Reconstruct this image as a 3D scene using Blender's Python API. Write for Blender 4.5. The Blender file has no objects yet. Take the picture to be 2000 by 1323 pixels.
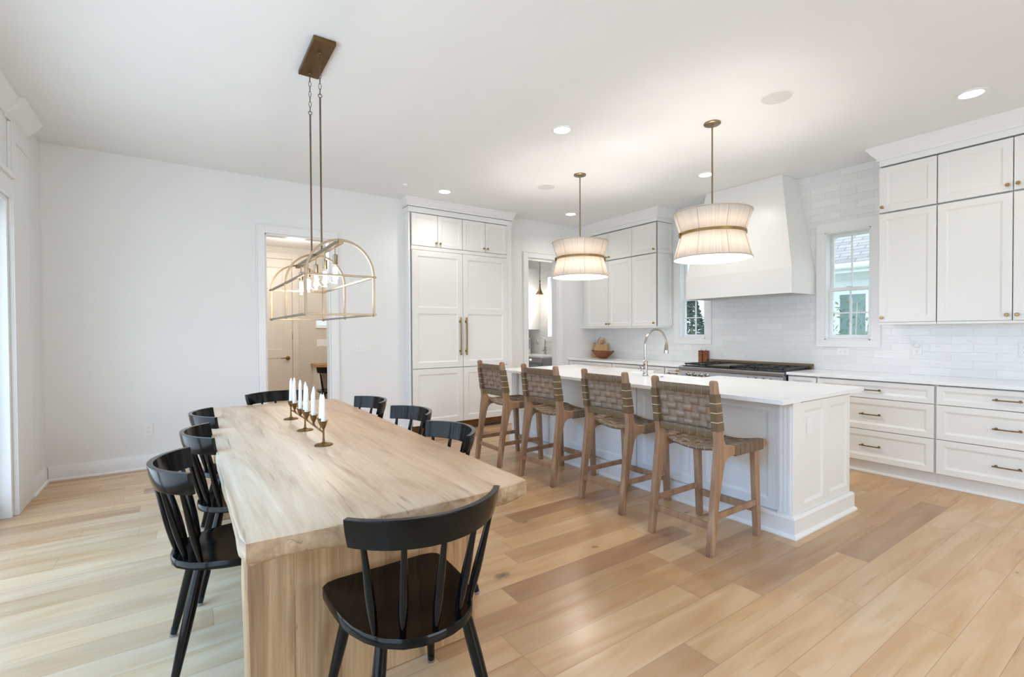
import bpy, bmesh, math, random
from mathutils import Vector, Matrix
random.seed(7)
SC = bpy.context.scene
COL = SC.collection
R = math.radians
PI = math.pi

# ------------------------------------------------------------------ camera
H = 1.35
cam_d = bpy.data.cameras.new('camera')
cam = bpy.data.objects.new('camera', cam_d)
COL.objects.link(cam)
cam_d.sensor_width = 36.0
cam_d.lens = 936.0 / 2000.0 * 36.0
cam_d.clip_start = 0.05
yaw, pitch, roll = R(34.4), R(-0.77), R(-0.30)
fw = Vector((math.sin(yaw) * math.cos(pitch), math.cos(yaw) * math.cos(pitch), math.sin(pitch)))
rt = Vector((math.cos(yaw), -math.sin(yaw), 0))
up = rt.cross(fw)
rt2 = rt * math.cos(roll) + up * math.sin(roll)
up2 = -rt * math.sin(roll) + up * math.cos(roll)
m = Matrix((rt2, up2, -fw)).transposed().to_4x4()
m.translation = Vector((0, 0, H))
cam.matrix_world = m
SC.camera = cam

# ------------------------------------------------------------------ view
SC.view_settings.view_transform = 'Standard'
SC.view_settings.look = 'None'
SC.view_settings.gamma = 1.0
SC.view_settings.exposure = 0.50
SC.view_settings.use_curve_mapping = False
SC.cycles.max_bounces = 10
SC.cycles.diffuse_bounces = 5
SC.cycles.glossy_bounces = 4
SC.cycles.transparent_max_bounces = 12
SC.cycles.transmission_bounces = 6
SC.cycles.sample_clamp_indirect = 6.0
SC.cycles.caustics_reflective = False
SC.cycles.caustics_refractive = False
SC.cycles.use_denoising = True

# ------------------------------------------------------------------ world
w = bpy.data.worlds.new('sky')
SC.world = w
w.use_nodes = True
bg = w.node_tree.nodes['Background']
bg.inputs[0].default_value = (0.70, 0.85, 1.0, 1)
bg.inputs[1].default_value = 2.05

def area(name, loc, rot, sx, sy, power, color, spread=PI):
    l = bpy.data.lights.new(name, 'AREA')
    l.shape = 'RECTANGLE'
    l.size, l.size_y = sx, sy
    l.energy = power
    l.color = color
    l.spread = spread
    o = bpy.data.objects.new(name, l)
    COL.objects.link(o)
    o.location = loc
    o.rotation_euler = rot
    return o
# daylight through the glazed left doors; fill added at an unseen rear window
area('daylight_left_sky', (-1.50, 1.9, 2.05), (0, R(-38), 0), 0.55, 5.2, 54, (0.07, 0.42, 1.0), R(110))
area('daylight_left_doors', (-1.24, 2.1, 1.2), (0, R(-90), 0), 2.1, 5.0, 13, (0.62, 0.80, 1.0))
area('rear_window_fill', (2.3, -2.95, 1.45), (R(90), 0, 0), 2.7, 2.2, 35, (0.98, 0.97, 0.96))

# ------------------------------------------------------------------ materials
def s2l(c):
    return tuple(((v / 255.0) / 12.92 if v / 255.0 <= 0.04045 else ((v / 255.0 + 0.055) / 1.055) ** 2.4) for v in c) + (1.0,)
class NT:
    def __init__(s, name):
        s.m = bpy.data.materials.new(name)
        s.m.use_nodes = True
        s.n = s.m.node_tree.nodes
        s.l = s.m.node_tree.links
        s.b = s.n['Principled BSDF']
    def add(s, t, **kw):
        n = s.n.new(t)
        for k, v in kw.items():
            setattr(n, k, v)
        return n
    def math(s, op, a, b=None, c=None):
        n = s.n.new('ShaderNodeMath')
        n.operation = op
        for i, v in enumerate((a, b, c)):
            if v is None:
                continue
            if isinstance(v, (int, float)):
                n.inputs[i].default_value = v
            else:
                s.l.new(v, n.inputs[i])
        return n.outputs[0]
    def mix(s, f, a, b, mode='MIX'):
        n = s.n.new('ShaderNodeMix')
        n.data_type = 'RGBA'
        n.blend_type = mode
        for i, v in ((0, f), (6, a), (7, b)):
            if isinstance(v, (int, float)):
                n.inputs[i].default_value = v
            elif isinstance(v, tuple):
                n.inputs[i].default_value = v
            else:
                s.l.new(v, n.inputs[i])
        return n.outputs[2]
    def noise(s, vec, scale, detail=3, rough=0.5, dist=0.0):
        n = s.n.new('ShaderNodeTexNoise')
        n.inputs['Scale'].default_value = scale
        n.inputs['Detail'].default_value = detail
        n.inputs['Roughness'].default_value = rough
        n.inputs['Distortion'].default_value = dist
        if vec is not None:
            s.l.new(vec, n.inputs['Vector'])
        return n.outputs[0]
    def mapping(s, vec, scale=(1, 1, 1), loc=(0, 0, 0), rot=(0, 0, 0)):
        n = s.n.new('ShaderNodeMapping')
        n.inputs['Scale'].default_value = scale
        n.inputs['Location'].default_value = loc
        n.inputs['Rotation'].default_value = rot
        s.l.new(vec, n.inputs['Vector'])
        return n.outputs[0]
    def ramp(s, fac, stops):
        n = s.n.new('ShaderNodeValToRGB')
        e = n.color_ramp.elements
        e[0].position, e[0].color = stops[0]
        e[1].position, e[1].color = stops[-1]
        for p, c in stops[1:-1]:
            x = e.new(p)
            x.color = c
        s.l.new(fac, n.inputs[0])
        return n.outputs[0]
    def obj(s):
        return s.n.new('ShaderNodeTexCoord').outputs['Object']
    def sep(s, v):
        n = s.n.new('ShaderNodeSeparateXYZ')
        s.l.new(v, n.inputs[0])
        return n.outputs
    def comb(s, x, y, z):
        n = s.n.new('ShaderNodeCombineXYZ')
        for i, v in enumerate((x, y, z)):
            if isinstance(v, (int, float)):
                n.inputs[i].default_value = v
            else:
                s.l.new(v, n.inputs[i])
        return n.outputs[0]
    def wn(s, vec):
        n = s.n.new('ShaderNodeTexWhiteNoise')
        s.l.new(vec, n.inputs['Vector'])
        return n.outputs['Value']
    def bump(s, h, strength=0.3, dist=0.01):
        n = s.n.new('ShaderNodeBump')
        n.inputs['Strength'].default_value = strength
        n.inputs['Distance'].default_value = dist
        s.l.new(h, n.inputs['Height'])
        s.l.new(n.outputs[0], s.b.inputs['Normal'])
    def color(s, v):
        s.l.new(v, s.b.inputs['Base Color'])

def simple(name, rgb, rough=0.5, metal=0.0, var=0.03, scale=8.0, spec=0.5, bump=0.0, stretch=(1, 1, 1), coat=0.0):
    t = NT(name)
    c = s2l(rgb)
    t.b.inputs['Roughness'].default_value = rough
    t.b.inputs['Metallic'].default_value = metal
    t.b.inputs['Specular IOR Level'].default_value = spec
    t.b.inputs['Coat Weight'].default_value = coat
    n = t.noise(t.mapping(t.obj(), stretch), scale, 4)
    lo = tuple(x * (1 - var) for x in c[:3]) + (1,)
    hi = tuple(min(1, x * (1 + var)) for x in c[:3]) + (1,)
    t.color(t.ramp(n, [(0.3, lo), (0.7, hi)]))
    if bump:
        t.bump(n, bump, 0.004)
    return t.m
def emission(name, rgb, strength):
    t = NT(name)
    t.b.inputs['Base Color'].default_value = (0.8, 0.8, 0.8, 1)
    t.b.inputs['Emission Color'].default_value = s2l(rgb)
    t.b.inputs['Emission Strength'].default_value = strength
    return t.m
def glass(name, tint=(1, 1, 1)):
    # clear pane / bulb glass: mostly see-through with a mirror-like sheen
    t = NT(name)
    tr = t.add('ShaderNodeBsdfTransparent')
    tr.inputs[0].default_value = tint + (1,)
    gl = t.add('ShaderNodeBsdfGlossy')
    gl.inputs['Roughness'].default_value = 0.02
    lw = t.add('ShaderNodeLayerWeight')
    lw.inputs[0].default_value = 0.5
    fac = t.math('ADD', 0.03, t.math('MULTIPLY', t.math('POWER', lw.outputs['Facing'], 5.0), 0.6))
    mx = t.add('ShaderNodeMixShader')
    t.l.new(fac, mx.inputs[0])
    t.l.new(tr.outputs[0], mx.inputs[1])
    t.l.new(gl.outputs[0], mx.inputs[2])
    t.l.new(mx.outputs[0], t.n['Material Output'].inputs[0])
    return t.m

def floor_mat():
    t = NT('oak_floor')
    o = t.obj()
    x, y, z = t.sep(o)
    PW = 0.165
    ry = t.math('DIVIDE', t.math('SUBTRACT', y, 1.445 - 20 * PW), PW)
    row = t.math('FLOOR', ry)
    fy = t.math('FRACT', ry)
    off = t.math('MULTIPLY', t.wn(t.comb(row, 3.7, 0)), 9.0)
    ln = t.math('ADD', 0.95, t.math('MULTIPLY', t.wn(t.comb(row, 11.1, 2.0)), 0.7))
    rx = t.math('DIVIDE', t.math('ADD', t.math('ADD', x, 30.0), off), ln)
    idx = t.math('FLOOR', rx)
    fx = t.math('FRACT', rx)
    pid = t.comb(row, idx, 0.5)
    r1 = t.wn(pid)
    r2 = t.wn(t.comb(idx, row, 7.5))
    # wood grain, shifted for every plank
    gv = t.comb(t.math('ADD', x, t.math('MULTIPLY', r1, 37.0)), t.math('ADD', y, t.math('MULTIPLY', r2, 11.0)), r1)
    g1 = t.noise(t.mapping(gv, (0.9, 7, 1)), 1.6, 5, 0.5, 0.6)
    g2 = t.noise(t.mapping(gv, (2.5, 60, 1)), 2.0, 4, 0.6, 0.3)
    base = t.ramp(r1, [(0.0, s2l((172, 135, 103))), (0.06, s2l((196, 160, 121))), (0.5, s2l((211, 175, 133))), (0.88, s2l((221, 188, 147))), (1.0, s2l((205, 172, 136)))])
    c = t.mix(t.ramp(g1, [(0.38, (0, 0, 0, 1)), (0.66, (1, 1, 1, 1))]), base, t.mix(1.0, base, s2l((238, 224, 208)), 'MULTIPLY'))
    c = t.mix(t.math('MULTIPLY', g2, 0.12), c, s2l((150, 116, 84)))
    # knots
    v = t.add('ShaderNodeTexVoronoi')
    v.inputs['Scale'].default_value = 1.0
    t.l.new(t.mapping(gv, (2.6, 4.6, 0.0)), v.inputs['Vector'])
    dd = t.math('ADD', v.outputs['Distance'], t.math('MULTIPLY', t.math('SUBTRACT', t.noise(t.mapping(gv, (14, 20, 1)), 3, 3), 0.5), 0.13))
    vc = t.sep(v.outputs['Color'])
    rad = t.math('MULTIPLY', t.math('GREATER_THAN', vc[0], 0.35), t.math('ADD', 0.035, t.math('MULTIPLY', t.math('POWER', vc[1], 2.0), 0.12)))
    knot = t.math('SUBTRACT', 1.0, t.math('MINIMUM', t.math('DIVIDE', t.math('MAXIMUM', dd, 0.0), t.math('ADD', rad, 0.0001)), 1.0))
    knot = t.math('MULTIPLY', t.math('POWER', knot, 0.6), t.math('GREATER_THAN', rad, 0.01))
    halo = t.math('SUBTRACT', 1.0, t.math('MINIMUM', t.math('DIVIDE', t.math('MAXIMUM', dd, 0.0), t.math('ADD', t.math('MULTIPLY', rad, 2.6), 0.0001)), 1.0))
    halo = t.math('MULTIPLY', halo, t.math('GREATER_THAN', rad, 0.01))
    c = t.mix(t.math('MULTIPLY', halo, 0.30), c, s2l((150, 108, 74)))
    c = t.mix(t.math('MULTIPLY', knot, 0.9), c, s2l((82, 58, 42)))
    st = t.noise(t.mapping(gv, (1.6, 34, 1)), 1.4, 3, 0.55, 0.5)
    st = t.ramp(st, [(0.62, (0, 0, 0, 1)), (0.74, (1, 1, 1, 1))])
    c = t.mix(t.math('MULTIPLY', st, 0.34), c, s2l((142, 104, 72)))
    # seams
    dy = t.math('MULTIPLY', t.math('MINIMUM', fy, t.math('SUBTRACT', 1.0, fy)), PW)
    dx = t.math('MULTIPLY', t.math('MINIMUM', fx, t.math('SUBTRACT', 1.0, fx)), ln)
    sd = t.math('MINIMUM', dy, dx)
    seam = t.math('LESS_THAN', sd, 0.0013)
    c = t.mix(t.math('MULTIPLY', seam, 0.55), c, s2l((128, 96, 66)))
    t.color(c)
    t.b.inputs['Coat Weight'].default_value = 0.12
    t.b.inputs['Coat Roughness'].default_value = 0.2
    t.l.new(t.math('ADD', 0.24, t.math('MULTIPLY', g1, 0.14)), t.b.inputs['Roughness'])
    t.b.inputs['Specular IOR Level'].default_value = 0.4
    hgt = t.math('ADD', t.math('MULTIPLY', g1, 0.25), t.math('MULTIPLY', seam, -0.7))
    t.bump(hgt, 0.25, 0.002)
    return t.m
def wood(name, cols, axis=1, rough=0.5, boards=None, knots=0.0, fine=1.0, crack=0.0, bump=0.3, gs=1.0, spec=0.5):
    t = NT(name)
    o = t.obj()
    sc = [9.0, 9.0, 9.0]
    sc[axis] = 0.8
    sf = [70.0, 70.0, 70.0]
    sf[axis] = 2.0
    vec = o
    if boards:
        comp = t.sep(o)
        ba, bw = boards
        bi = t.math('FLOOR', t.math('DIVIDE', comp[ba], bw))
        rb = t.wn(t.comb(bi, 0.3, 4.4))
        add = t.comb(t.math('MULTIPLY', rb, 3.0), t.math('MULTIPLY', rb, 17.0), t.math('MULTIPLY', rb, 5.0))
        va = t.add('ShaderNodeVectorMath', operation='ADD')
        t.l.new(o, va.inputs[0])
        t.l.new(add, va.inputs[1])
        vec = va.outputs[0]
    g = t.noise(t.mapping(vec, tuple(sc)), 1.0 * gs, 6, 0.6, 1.6)
    f = t.noise(t.mapping(vec, tuple(sf)), 1.0, 4, 0.6, 0.2)
    c = t.ramp(g, [(0.28, s2l(cols[0])), (0.5, s2l(cols[1])), (0.72, s2l(cols[2]))])
    c = t.mix(t.math('MULTIPLY', t.ramp(f, [(0.35, (0, 0, 0, 1)), (0.75, (1, 1, 1, 1))]), 0.35 * fine), c, s2l(cols[0]))
    if boards:
        c = t.mix(t.math('MULTIPLY', rb, 0.25), c, s2l(cols[2]))
        fr = t.math('FRACT', t.math('DIVIDE', t.math('ADD', comp[ba], t.math('MULTIPLY', g, 0.01)), bw))
        e = t.math('LESS_THAN', t.math('MINIMUM', fr, t.math('SUBTRACT', 1.0, fr)), 0.006)
        c = t.mix(t.math('MULTIPLY', e, 0.45), c, s2l(tuple(int(v * 0.45) for v in cols[0])))
    if knots:
        sk = [5.0, 5.0, 5.0]
        sk[axis] = 2.6
        v = t.add('ShaderNodeTexVoronoi')
        v.inputs['Scale'].default_value = 1.0
        t.l.new(t.mapping(vec, tuple(sk)), v.inputs['Vector'])
        vc = t.sep(v.outputs['Color'])
        k = t.math('MULTIPLY', t.math('LESS_THAN', v.outputs['Distance'], t.math('MULTIPLY', vc[1], 0.10)), t.math('GREATER_THAN', vc[0], 1.0 - knots))
        c = t.mix(t.math('MULTIPLY', k, 0.55), c, s2l(tuple(int(v_ * 0.5) for v_ in cols[0])))
    if crack:
        scx = [26.0, 26.0, 26.0]
        scx[axis] = 1.6
        cr = t.noise(t.mapping(vec, tuple(scx)), 1.0, 2, 0.5, 0.6)
        cm = t.math('GREATER_THAN', cr, 0.70)
        c = t.mix(t.math('MULTIPLY', cm, crack), c, s2l(tuple(int(v_ * 0.55) for v_ in cols[0])))
    t.color(c)
    t.b.inputs['Roughness'].default_value = rough
    t.b.inputs['Specular IOR Level'].default_value = spec
    t.bump(t.math('ADD', t.math('MULTIPLY', f, 0.5), g), bump, 0.003)
    return t.m
def tile_mat():
    # glazed handmade tile 30 x 7.6 cm in running bond; wall plane is y-z
    t = NT('glazed_wall_tile')
    o = t.obj()
    x, y, z = t.sep(o)
    b = t.add('ShaderNodeTexBrick')
    b.offset = 0.5
    b.inputs['Scale'].default_value = 1.0
    b.inputs['Brick Width'].default_value = 0.305
    b.inputs['Row Height'].default_value = 0.0755
    b.inputs['Mortar Size'].default_value = 0.0016
    b.inputs['Mortar Smooth'].default_value = 0.3
    b.inputs['Color1'].default_value = s2l((240, 240, 239))
    b.inputs['Color2'].default_value = s2l((233, 233, 232))
    b.inputs['Mortar'].default_value = s2l((224, 224, 222))
    vec = t.comb(y, t.math('SUBTRACT', z, 0.914), 0)
    t.l.new(vec, b.inputs['Vector'])
    t.color(b.outputs['Color'])
    row = t.math('FLOOR', t.math('DIVIDE', t.math('SUBTRACT', z, 0.914), 0.0755))
    colm = t.math('FLOOR', t.math('DIVIDE', y, 0.1525))
    n = t.noise(t.comb(t.math('ADD', y, t.math('MULTIPLY', row, 3.3)), t.math('MULTIPLY', z, 2.2), row), 9.0, 2, 0.5, 0.4)
    h = t.math('ADD', t.math('MULTIPLY', n, 1.0), t.math('MULTIPLY', b.outputs['Fac'], -0.5))
    t.b.inputs['Roughness'].default_value = 0.12
    t.bump(h, 0.55, 0.006)
    return t.m
def shingle_mat():
    t = NT('roof_shingles')
    b = t.add('ShaderNodeTexBrick')
    b.inputs['Scale'].default_value = 1.0
    b.inputs['Brick Width'].default_value = 0.32
    b.inputs['Row Height'].default_value = 0.11
    b.inputs['Mortar Size'].default_value = 0.008
    b.inputs['Color1'].default_value = s2l((150, 147, 144))
    b.inputs['Color2'].default_value = s2l((172, 168, 163))
    b.inputs['Mortar'].default_value = s2l((122, 118, 115))
    x, y, z = t.sep(t.obj())
    t.l.new(t.comb(y, t.math('MULTIPLY', z, 1.6), 0), b.inputs['Vector'])
    t.color(b.outputs['Color'])
    t.b.inputs['Roughness'].default_value = 0.9
    return t.m
def fabric_shade_mat():
    t = NT('strung_cream_shade')
    o = t.obj()
    x, y, z = t.sep(o)
    ang = t.math('ARCTAN2', y, x)
    st = t.noise(t.comb(t.math('MULTIPLY', ang, 26.0), t.math('MULTIPLY', z, 0.8), 0), 1.0, 3, 0.6)
    fine = t.noise(t.comb(t.math('MULTIPLY', ang, 160.0), t.math('MULTIPLY', z, 1.0), 0), 1.0, 2, 0.6)
    c = t.ramp(t.math('ADD', t.math('MULTIPLY', st, 0.7), t.math('MULTIPLY', fine, 0.3)), [(0.36, s2l((220, 207, 193))), (0.6, s2l((246, 240, 232)))])
    t.color(c)
    t.b.inputs['Roughness'].default_value = 0.6
    tl = t.add('ShaderNodeBsdfTranslucent')
    t.l.new(c, tl.inputs[0])
    mx = t.add('ShaderNodeMixShader')
    mx.inputs[0].default_value = 0.30
    t.l.new(t.b.outputs[0], mx.inputs[1])
    t.l.new(tl.outputs[0], mx.inputs[2])
    t.l.new(mx.outputs[0], t.n['Material Output'].inputs[0])
    return t.m
def leather_mat(name, base, alt):
    t = NT(name)
    o = t.obj()
    x, y, z = t.sep(o)
    cell = t.comb(t.math('FLOOR', t.math('MULTIPLY', x, 21.0)), t.math('FLOOR', t.math('MULTIPLY', y, 21.0)), t.math('FLOOR', t.math('MULTIPLY', z, 18.0)))
    r = t.wn(cell)
    n = t.noise(o, 60, 4, 0.6)
    c = t.ramp(r, [(0.0, s2l(base)), (0.78, s2l(tuple(int(v * 1.07) for v in base))), (1.0, s2l(alt))])
    c = t.mix(t.math('MULTIPLY', n, 0.4), c, s2l(tuple(int(v * 0.7) for v in base)))
    t.color(c)
    t.b.inputs['Roughness'].default_value = 0.38
    t.bump(n, 0.25, 0.002)
    return t.m

M = {}
M['wall'] = simple('white_wall_paint', (236, 236, 235), 0.55, var=0.008, scale=3, spec=0.3)
M['ceiling'] = simple('white_ceiling_paint', (238, 239, 239), 0.7, var=0.008, scale=3, spec=0.2)
M['trim'] = simple('white_trim_paint', (238, 238, 237), 0.35, var=0.006, scale=3)
M['cab'] = simple('white_cabinet_paint', (236, 235, 231), 0.32, var=0.006, scale=4)
M['gap'] = simple('cabinet_reveal', (190, 184, 176), 0.6, var=0.01)
M['quartz'] = simple('white_quartz', (240, 240, 240), 0.16, var=0.02, scale=5)
M['hallwall'] = simple('beige_hall_paint', (208, 201, 190), 0.6, var=0.01, scale=3)
M['halldoor'] = simple('cream_door_paint', (214, 205, 192), 0.4, var=0.01, scale=3)
M['floor'] = floor_mat()
M['tile'] = tile_mat()
M['table'] = wood('bleached_reclaimed_wood', ((172, 136, 100), (207, 173, 137), (220, 190, 156)), 1, 0.42, None, 0.35, 1.0, 0.32, 0.6)
M['slab'] = wood('bleached_reclaimed_slab', ((118, 84, 54), (184, 146, 104), (206, 172, 130)), 2, 0.55, (0, 0.16), 0.6, 1.6, 0.6, 0.6)
M['edge'] = wood('cut_edge_wood', ((126, 98, 70), (180, 150, 116), (206, 180, 148)), 1, 0.65, None, 0.4, 1.0, 0.4, 0.6)
M['stool'] = wood('weathered_teak', ((128, 94, 68), (162, 126, 96), (184, 152, 122)), 2, 0.5, None, 0.0, 0.7, 0.0, 0.15)
M['black'] = wood('black_stained_wood', ((3, 3, 4), (8, 8, 8), (16, 14, 12)), 2, 0.12, None, 0, 1.0, 0.0, 0.10, spec=0.28)
M['tip'] = glass('clear_chair_foot', (0.82, 0.85, 0.95))
M['brass'] = simple('aged_brass', (164, 136, 88), 0.3, 1.0, 0.08, 20)
M['brassdark'] = simple('antique_brass', (132, 104, 64), 0.42, 1.0, 0.25, 30)
M['bronze'] = simple('brushed_bronze', (112, 88, 58), 0.4, 1.0, 0.2, 8)
M['champagne'] = simple('champagne_metal', (144, 128, 106), 0.36, 1.0, 0.08, 10)
M['rodmetal'] = simple('bronze_rod', (118, 100, 82), 0.4, 1.0, 0.1, 10)
M['nickel'] = simple('polished_nickel', (178, 172, 164), 0.1, 1.0, 0.02, 10)
M['steel'] = simple('stainless_steel', (190, 193, 200), 0.26, 1.0, 0.04, 6, stretch=(1, 0.2, 8))
M['iron'] = simple('black_cast_iron', (24, 25, 29), 0.35, 0.0, 0.2, 40)
M['burner'] = simple('griddle_plate', (92, 84, 66), 0.35, 0.9, 0.1, 10)
M['candle'] = simple('white_candle_wax', (244, 244, 246), 0.4, var=0.01)
M['wick'] = simple('wick', (200, 196, 190), 0.9)
M['shade'] = fabric_shade_mat()
M['shadetrim'] = simple('taupe_shade_trim', (196, 182, 168), 0.7)
M['bulb'] = emission('lit_bulb', (255, 246, 232), 16.0)
M['filament'] = emission('glowing_filament', (255, 232, 200), 45.0)
M['bulbglass'] = glass('bulb_glass')
M['lens'] = emission('downlight_lens', (255, 250, 242), 6.0)
M['plastic'] = simple('white_plastic', (238, 238, 236), 0.3, var=0.005)
M['darkplastic'] = simple('dark_slot', (70, 70, 72), 0.5)
M['speaker'] = simple('speaker_grille', (218, 218, 216), 0.7, var=0.02, scale=300)
M['pane'] = glass('window_glass')
M['leather'] = leather_mat('olive_leather_strap', (113, 91, 66), (124, 102, 76))
M['weave'] = leather_mat('brown_woven_leather', (150, 128, 108), (172, 137, 110))
M['lace'] = simple('cream_lace', (214, 192, 152), 0.6, var=0.03)
M['acacia'] = wood('acacia_wood', ((84, 42, 22), (130, 72, 40), (164, 102, 62)), 0, 0.35, None, 0, 0.6)
M['board'] = wood('maple_board', ((190, 138, 88), (214, 166, 114), (226, 184, 136)), 2, 0.45, None, 0, 0.6)
M['butcher'] = wood('butcher_block', ((140, 96, 54), (176, 130, 82), (196, 152, 104)), 0, 0.4, None, 0, 0.6)
M['screen'] = emission('lit_screen', (120, 160, 190), 0.8)
M['screen2'] = emission('lit_screen_green', (60, 110, 60), 0.6)
M['siding'] = simple('white_siding', (236, 238, 240), 0.7, var=0.02)
M['darkglass'] = simple('dark_window_glass', (120, 140, 140), 0.15)
M['shingle'] = shingle_mat()
M['leaf'] = simple('leaf_green', (96, 120, 92), 0.6, var=0.25, scale=30)
M['leaf2'] = simple('evergreen_leaf', (74, 98, 84), 0.6, var=0.3, scale=20)
M['bark'] = simple('pale_bark', (190, 186, 176), 0.8, var=0.1, scale=30)
M['grass'] = simple('winter_lawn', (150, 165, 130), 0.9, var=0.15, scale=10)
M['soap'] = simple('steel_button', (170, 172, 176), 0.2, 1.0)
M['fireclay'] = simple('fireclay_sink', (240, 240, 238), 0.15, var=0.005)

# ------------------------------------------------------------------ mesh builder
class MB:
    def __init__(s):
        s.v, s.f, s.mi, s.mats = [], [], [], []
    def mat(s, m):
        if m not in s.mats:
            s.mats.append(m)
        return s.mats.index(m)
    def add(s, vs, fs, mat=None):
        b = len(s.v)
        s.v += [tuple(v) for v in vs]
        k = s.mat(mat) if mat else 0
        for f in fs:
            s.f.append([b + i for i in f])
            s.mi.append(k)
        return s
    def box(s, x0, x1, y0, y1, z0, z1, mat=None, T=None):
        vs = [(x, y, z) for z in (z0, z1) for y in (y0, y1) for x in (x0, x1)]
        if T:
            vs = [T(*v) for v in vs]
        fs = [(0, 2, 3, 1), (4, 5, 7, 6), (0, 1, 5, 4), (2, 6, 7, 3), (0, 4, 6, 2), (1, 3, 7, 5)]
        return s.add(vs, fs, mat)
    def prism(s, poly, a, b, fn, mat=None):
        """poly: list of 2-D points, extruded from a to b; fn(p, q, t) -> xyz"""
        n = len(poly)
        vs = [fn(p, q, a) for p, q in poly] + [fn(p, q, b) for p, q in poly]
        fs = [list(range(n))[::-1], list(range(n, 2 * n))] + [(i, (i + 1) % n, n + (i + 1) % n, n + i) for i in range(n)]
        return s.add(vs, fs, mat)
    def lathe(s, prof, c=(0, 0, 0), n=24, axis='z', cap=True, mat=None, wave=None):
        vs, fs = [], []
        for k, (r, h) in enumerate(prof):
            for i in range(n):
                a = 2 * PI * i / n
                rr = r * (1 + (wave(a, k) if wave else 0))
                p = (rr * math.cos(a), rr * math.sin(a), h)
                if axis == 'x':
                    p = (p[2], p[0], p[1])
                elif axis == 'y':
                    p = (p[0], p[2], p[1])
                vs.append((c[0] + p[0], c[1] + p[1], c[2] + p[2]))
        for k in range(len(prof) - 1):
            for i in range(n):
                j = (i + 1) % n
                fs.append((k * n + i, k * n + j, (k + 1) * n + j, (k + 1) * n + i))
        if cap:
            fs.append(list(range(n))[::-1])
            fs.append([(len(prof) - 1) * n + i for i in range(n)])
        return s.add(vs, fs, mat)
    def tube(s, pts, r, n=10, closed=False, mat=None, sq=None, upv=None):
        """sweep a circle (or a rectangle sq=(w,h)) along pts; r number or list"""
        pts = [Vector(p) for p in pts]
        N = len(pts)
        rs = r if isinstance(r, (list, tuple)) else [r] * N
        vs, fs = [], []
        prev = None
        for i, p in enumerate(pts):
            if closed:
                d = pts[(i + 1) % N] - pts[i - 1]
            else:
                d = pts[min(i + 1, N - 1)] - pts[max(i - 1, 0)]
            d.normalize()
            if prev is None:
                a = Vector(upv) if upv else (Vector((0, 0, 1)) if abs(d.z) < 0.9 else Vector((1, 0, 0)))
            else:
                a = prev
            u = d.cross(a)
            u.normalize()
            a2 = u.cross(d)
            a2.normalize()
            prev = a2
            if sq:
                k = rs[i]
                for su, sv in ((-1, -1), (1, -1), (1, 1), (-1, 1)):
                    vs.append(p + u * su * sq[0] / 2 * k + a2 * sv * sq[1] / 2 * k)
            else:
                for j in range(n):
                    t = 2 * PI * j / n
                    vs.append(p + (u * math.cos(t) + a2 * math.sin(t)) * rs[i])
        m_ = 4 if sq else n
        for i in range(N if closed else N - 1):
            k = (i + 1) % N
            for j in range(m_):
                l = (j + 1) % m_
                fs.append((i * m_ + j, i * m_ + l, k * m_ + l, k * m_ + j))
        if not closed:
            fs.append(list(range(m_))[::-1])
            fs.append([(N - 1) * m_ + j for j in range(m_)])
        return s.add(vs, fs, mat)
    def loft(s, rings, mat=None, caps=True):
        n = len(rings[0])
        vs = [p for r_ in rings for p in r_]
        fs = []
        for k in range(len(rings) - 1):
            for i in range(n):
                j = (i + 1) % n
                fs.append((k * n + i, k * n + j, (k + 1) * n + j, (k + 1) * n + i))
        if caps:
            fs.append(list(range(n))[::-1])
            fs.append([(len(rings) - 1) * n + i for i in range(n)])
        return s.add(vs, fs, mat)

def build(name, mb, mat=None, parent=None, bevel=0.0, smooth=True, label=None, cat=None, group=None, kind=None, seg=2, world=True, solid=0.0, sub=0, ang=35):
    me = bpy.data.meshes.new(name)
    me.from_pydata(mb.v, [], mb.f)
    me.validate()
    bm = bmesh.new()
    bm.from_mesh(me)
    bmesh.ops.recalc_face_normals(bm, faces=bm.faces)
    bm.to_mesh(me)
    bm.free()
    if mb.mats:
        for m_ in mb.mats:
            me.materials.append(M[m_] if isinstance(m_, str) else m_)
        if len(me.polygons) == len(mb.mi):
            me.polygons.foreach_set('material_index', mb.mi)
    else:
        me.materials.append(M[mat] if isinstance(mat, str) else mat)
    if smooth:
        me.shade_smooth()
        me.set_sharp_from_angle(angle=R(ang))
    o = bpy.data.objects.new(name, me)
    COL.objects.link(o)
    if parent is not None:
        o.parent = parent
        if world and parent.type == 'EMPTY':
            o.location = -parent.location
    if bevel:
        b = o.modifiers.new('bevel', 'BEVEL')
        b.width = bevel
        b.segments = seg
        b.limit_method = 'ANGLE'
        b.angle_limit = R(40)
        b.harden_normals = True
    if solid:
        b = o.modifiers.new('thick', 'SOLIDIFY')
        b.thickness = solid
        b.offset = 0
    if sub:
        b = o.modifiers.new('sub', 'SUBSURF')
        b.levels = b.render_levels = sub
    tag(o, label, cat, group, kind)
    return o
def tag(o, label=None, cat=None, group=None, kind=None):
    if label:
        o['label'] = label
    if cat:
        o['category'] = cat
    if group:
        o['group'] = group
    if kind:
        o['kind'] = kind
    return o
def thing(name, loc, label, cat, group=None, rz=0.0):
    o = bpy.data.objects.new(name, None)
    o.empty_display_size = 0.1
    COL.objects.link(o)
    o.location = loc
    o.rotation_euler = (0, 0, rz)
    return tag(o, label, cat, group)
def struct(name, mb, mat, bevel=0.0, parent=None, **k):
    return build(name, mb, mat, parent, bevel, kind=None if parent else 'structure', **k)
def copy_tree(o, parent=None):
    c = o.copy()
    COL.objects.link(c)
    if parent is not None:
        c.parent = parent
    for ch in list(o.children):
        copy_tree(ch, c)
    return c
def box_mb(*a):
    return MB().box(*a)
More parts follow.
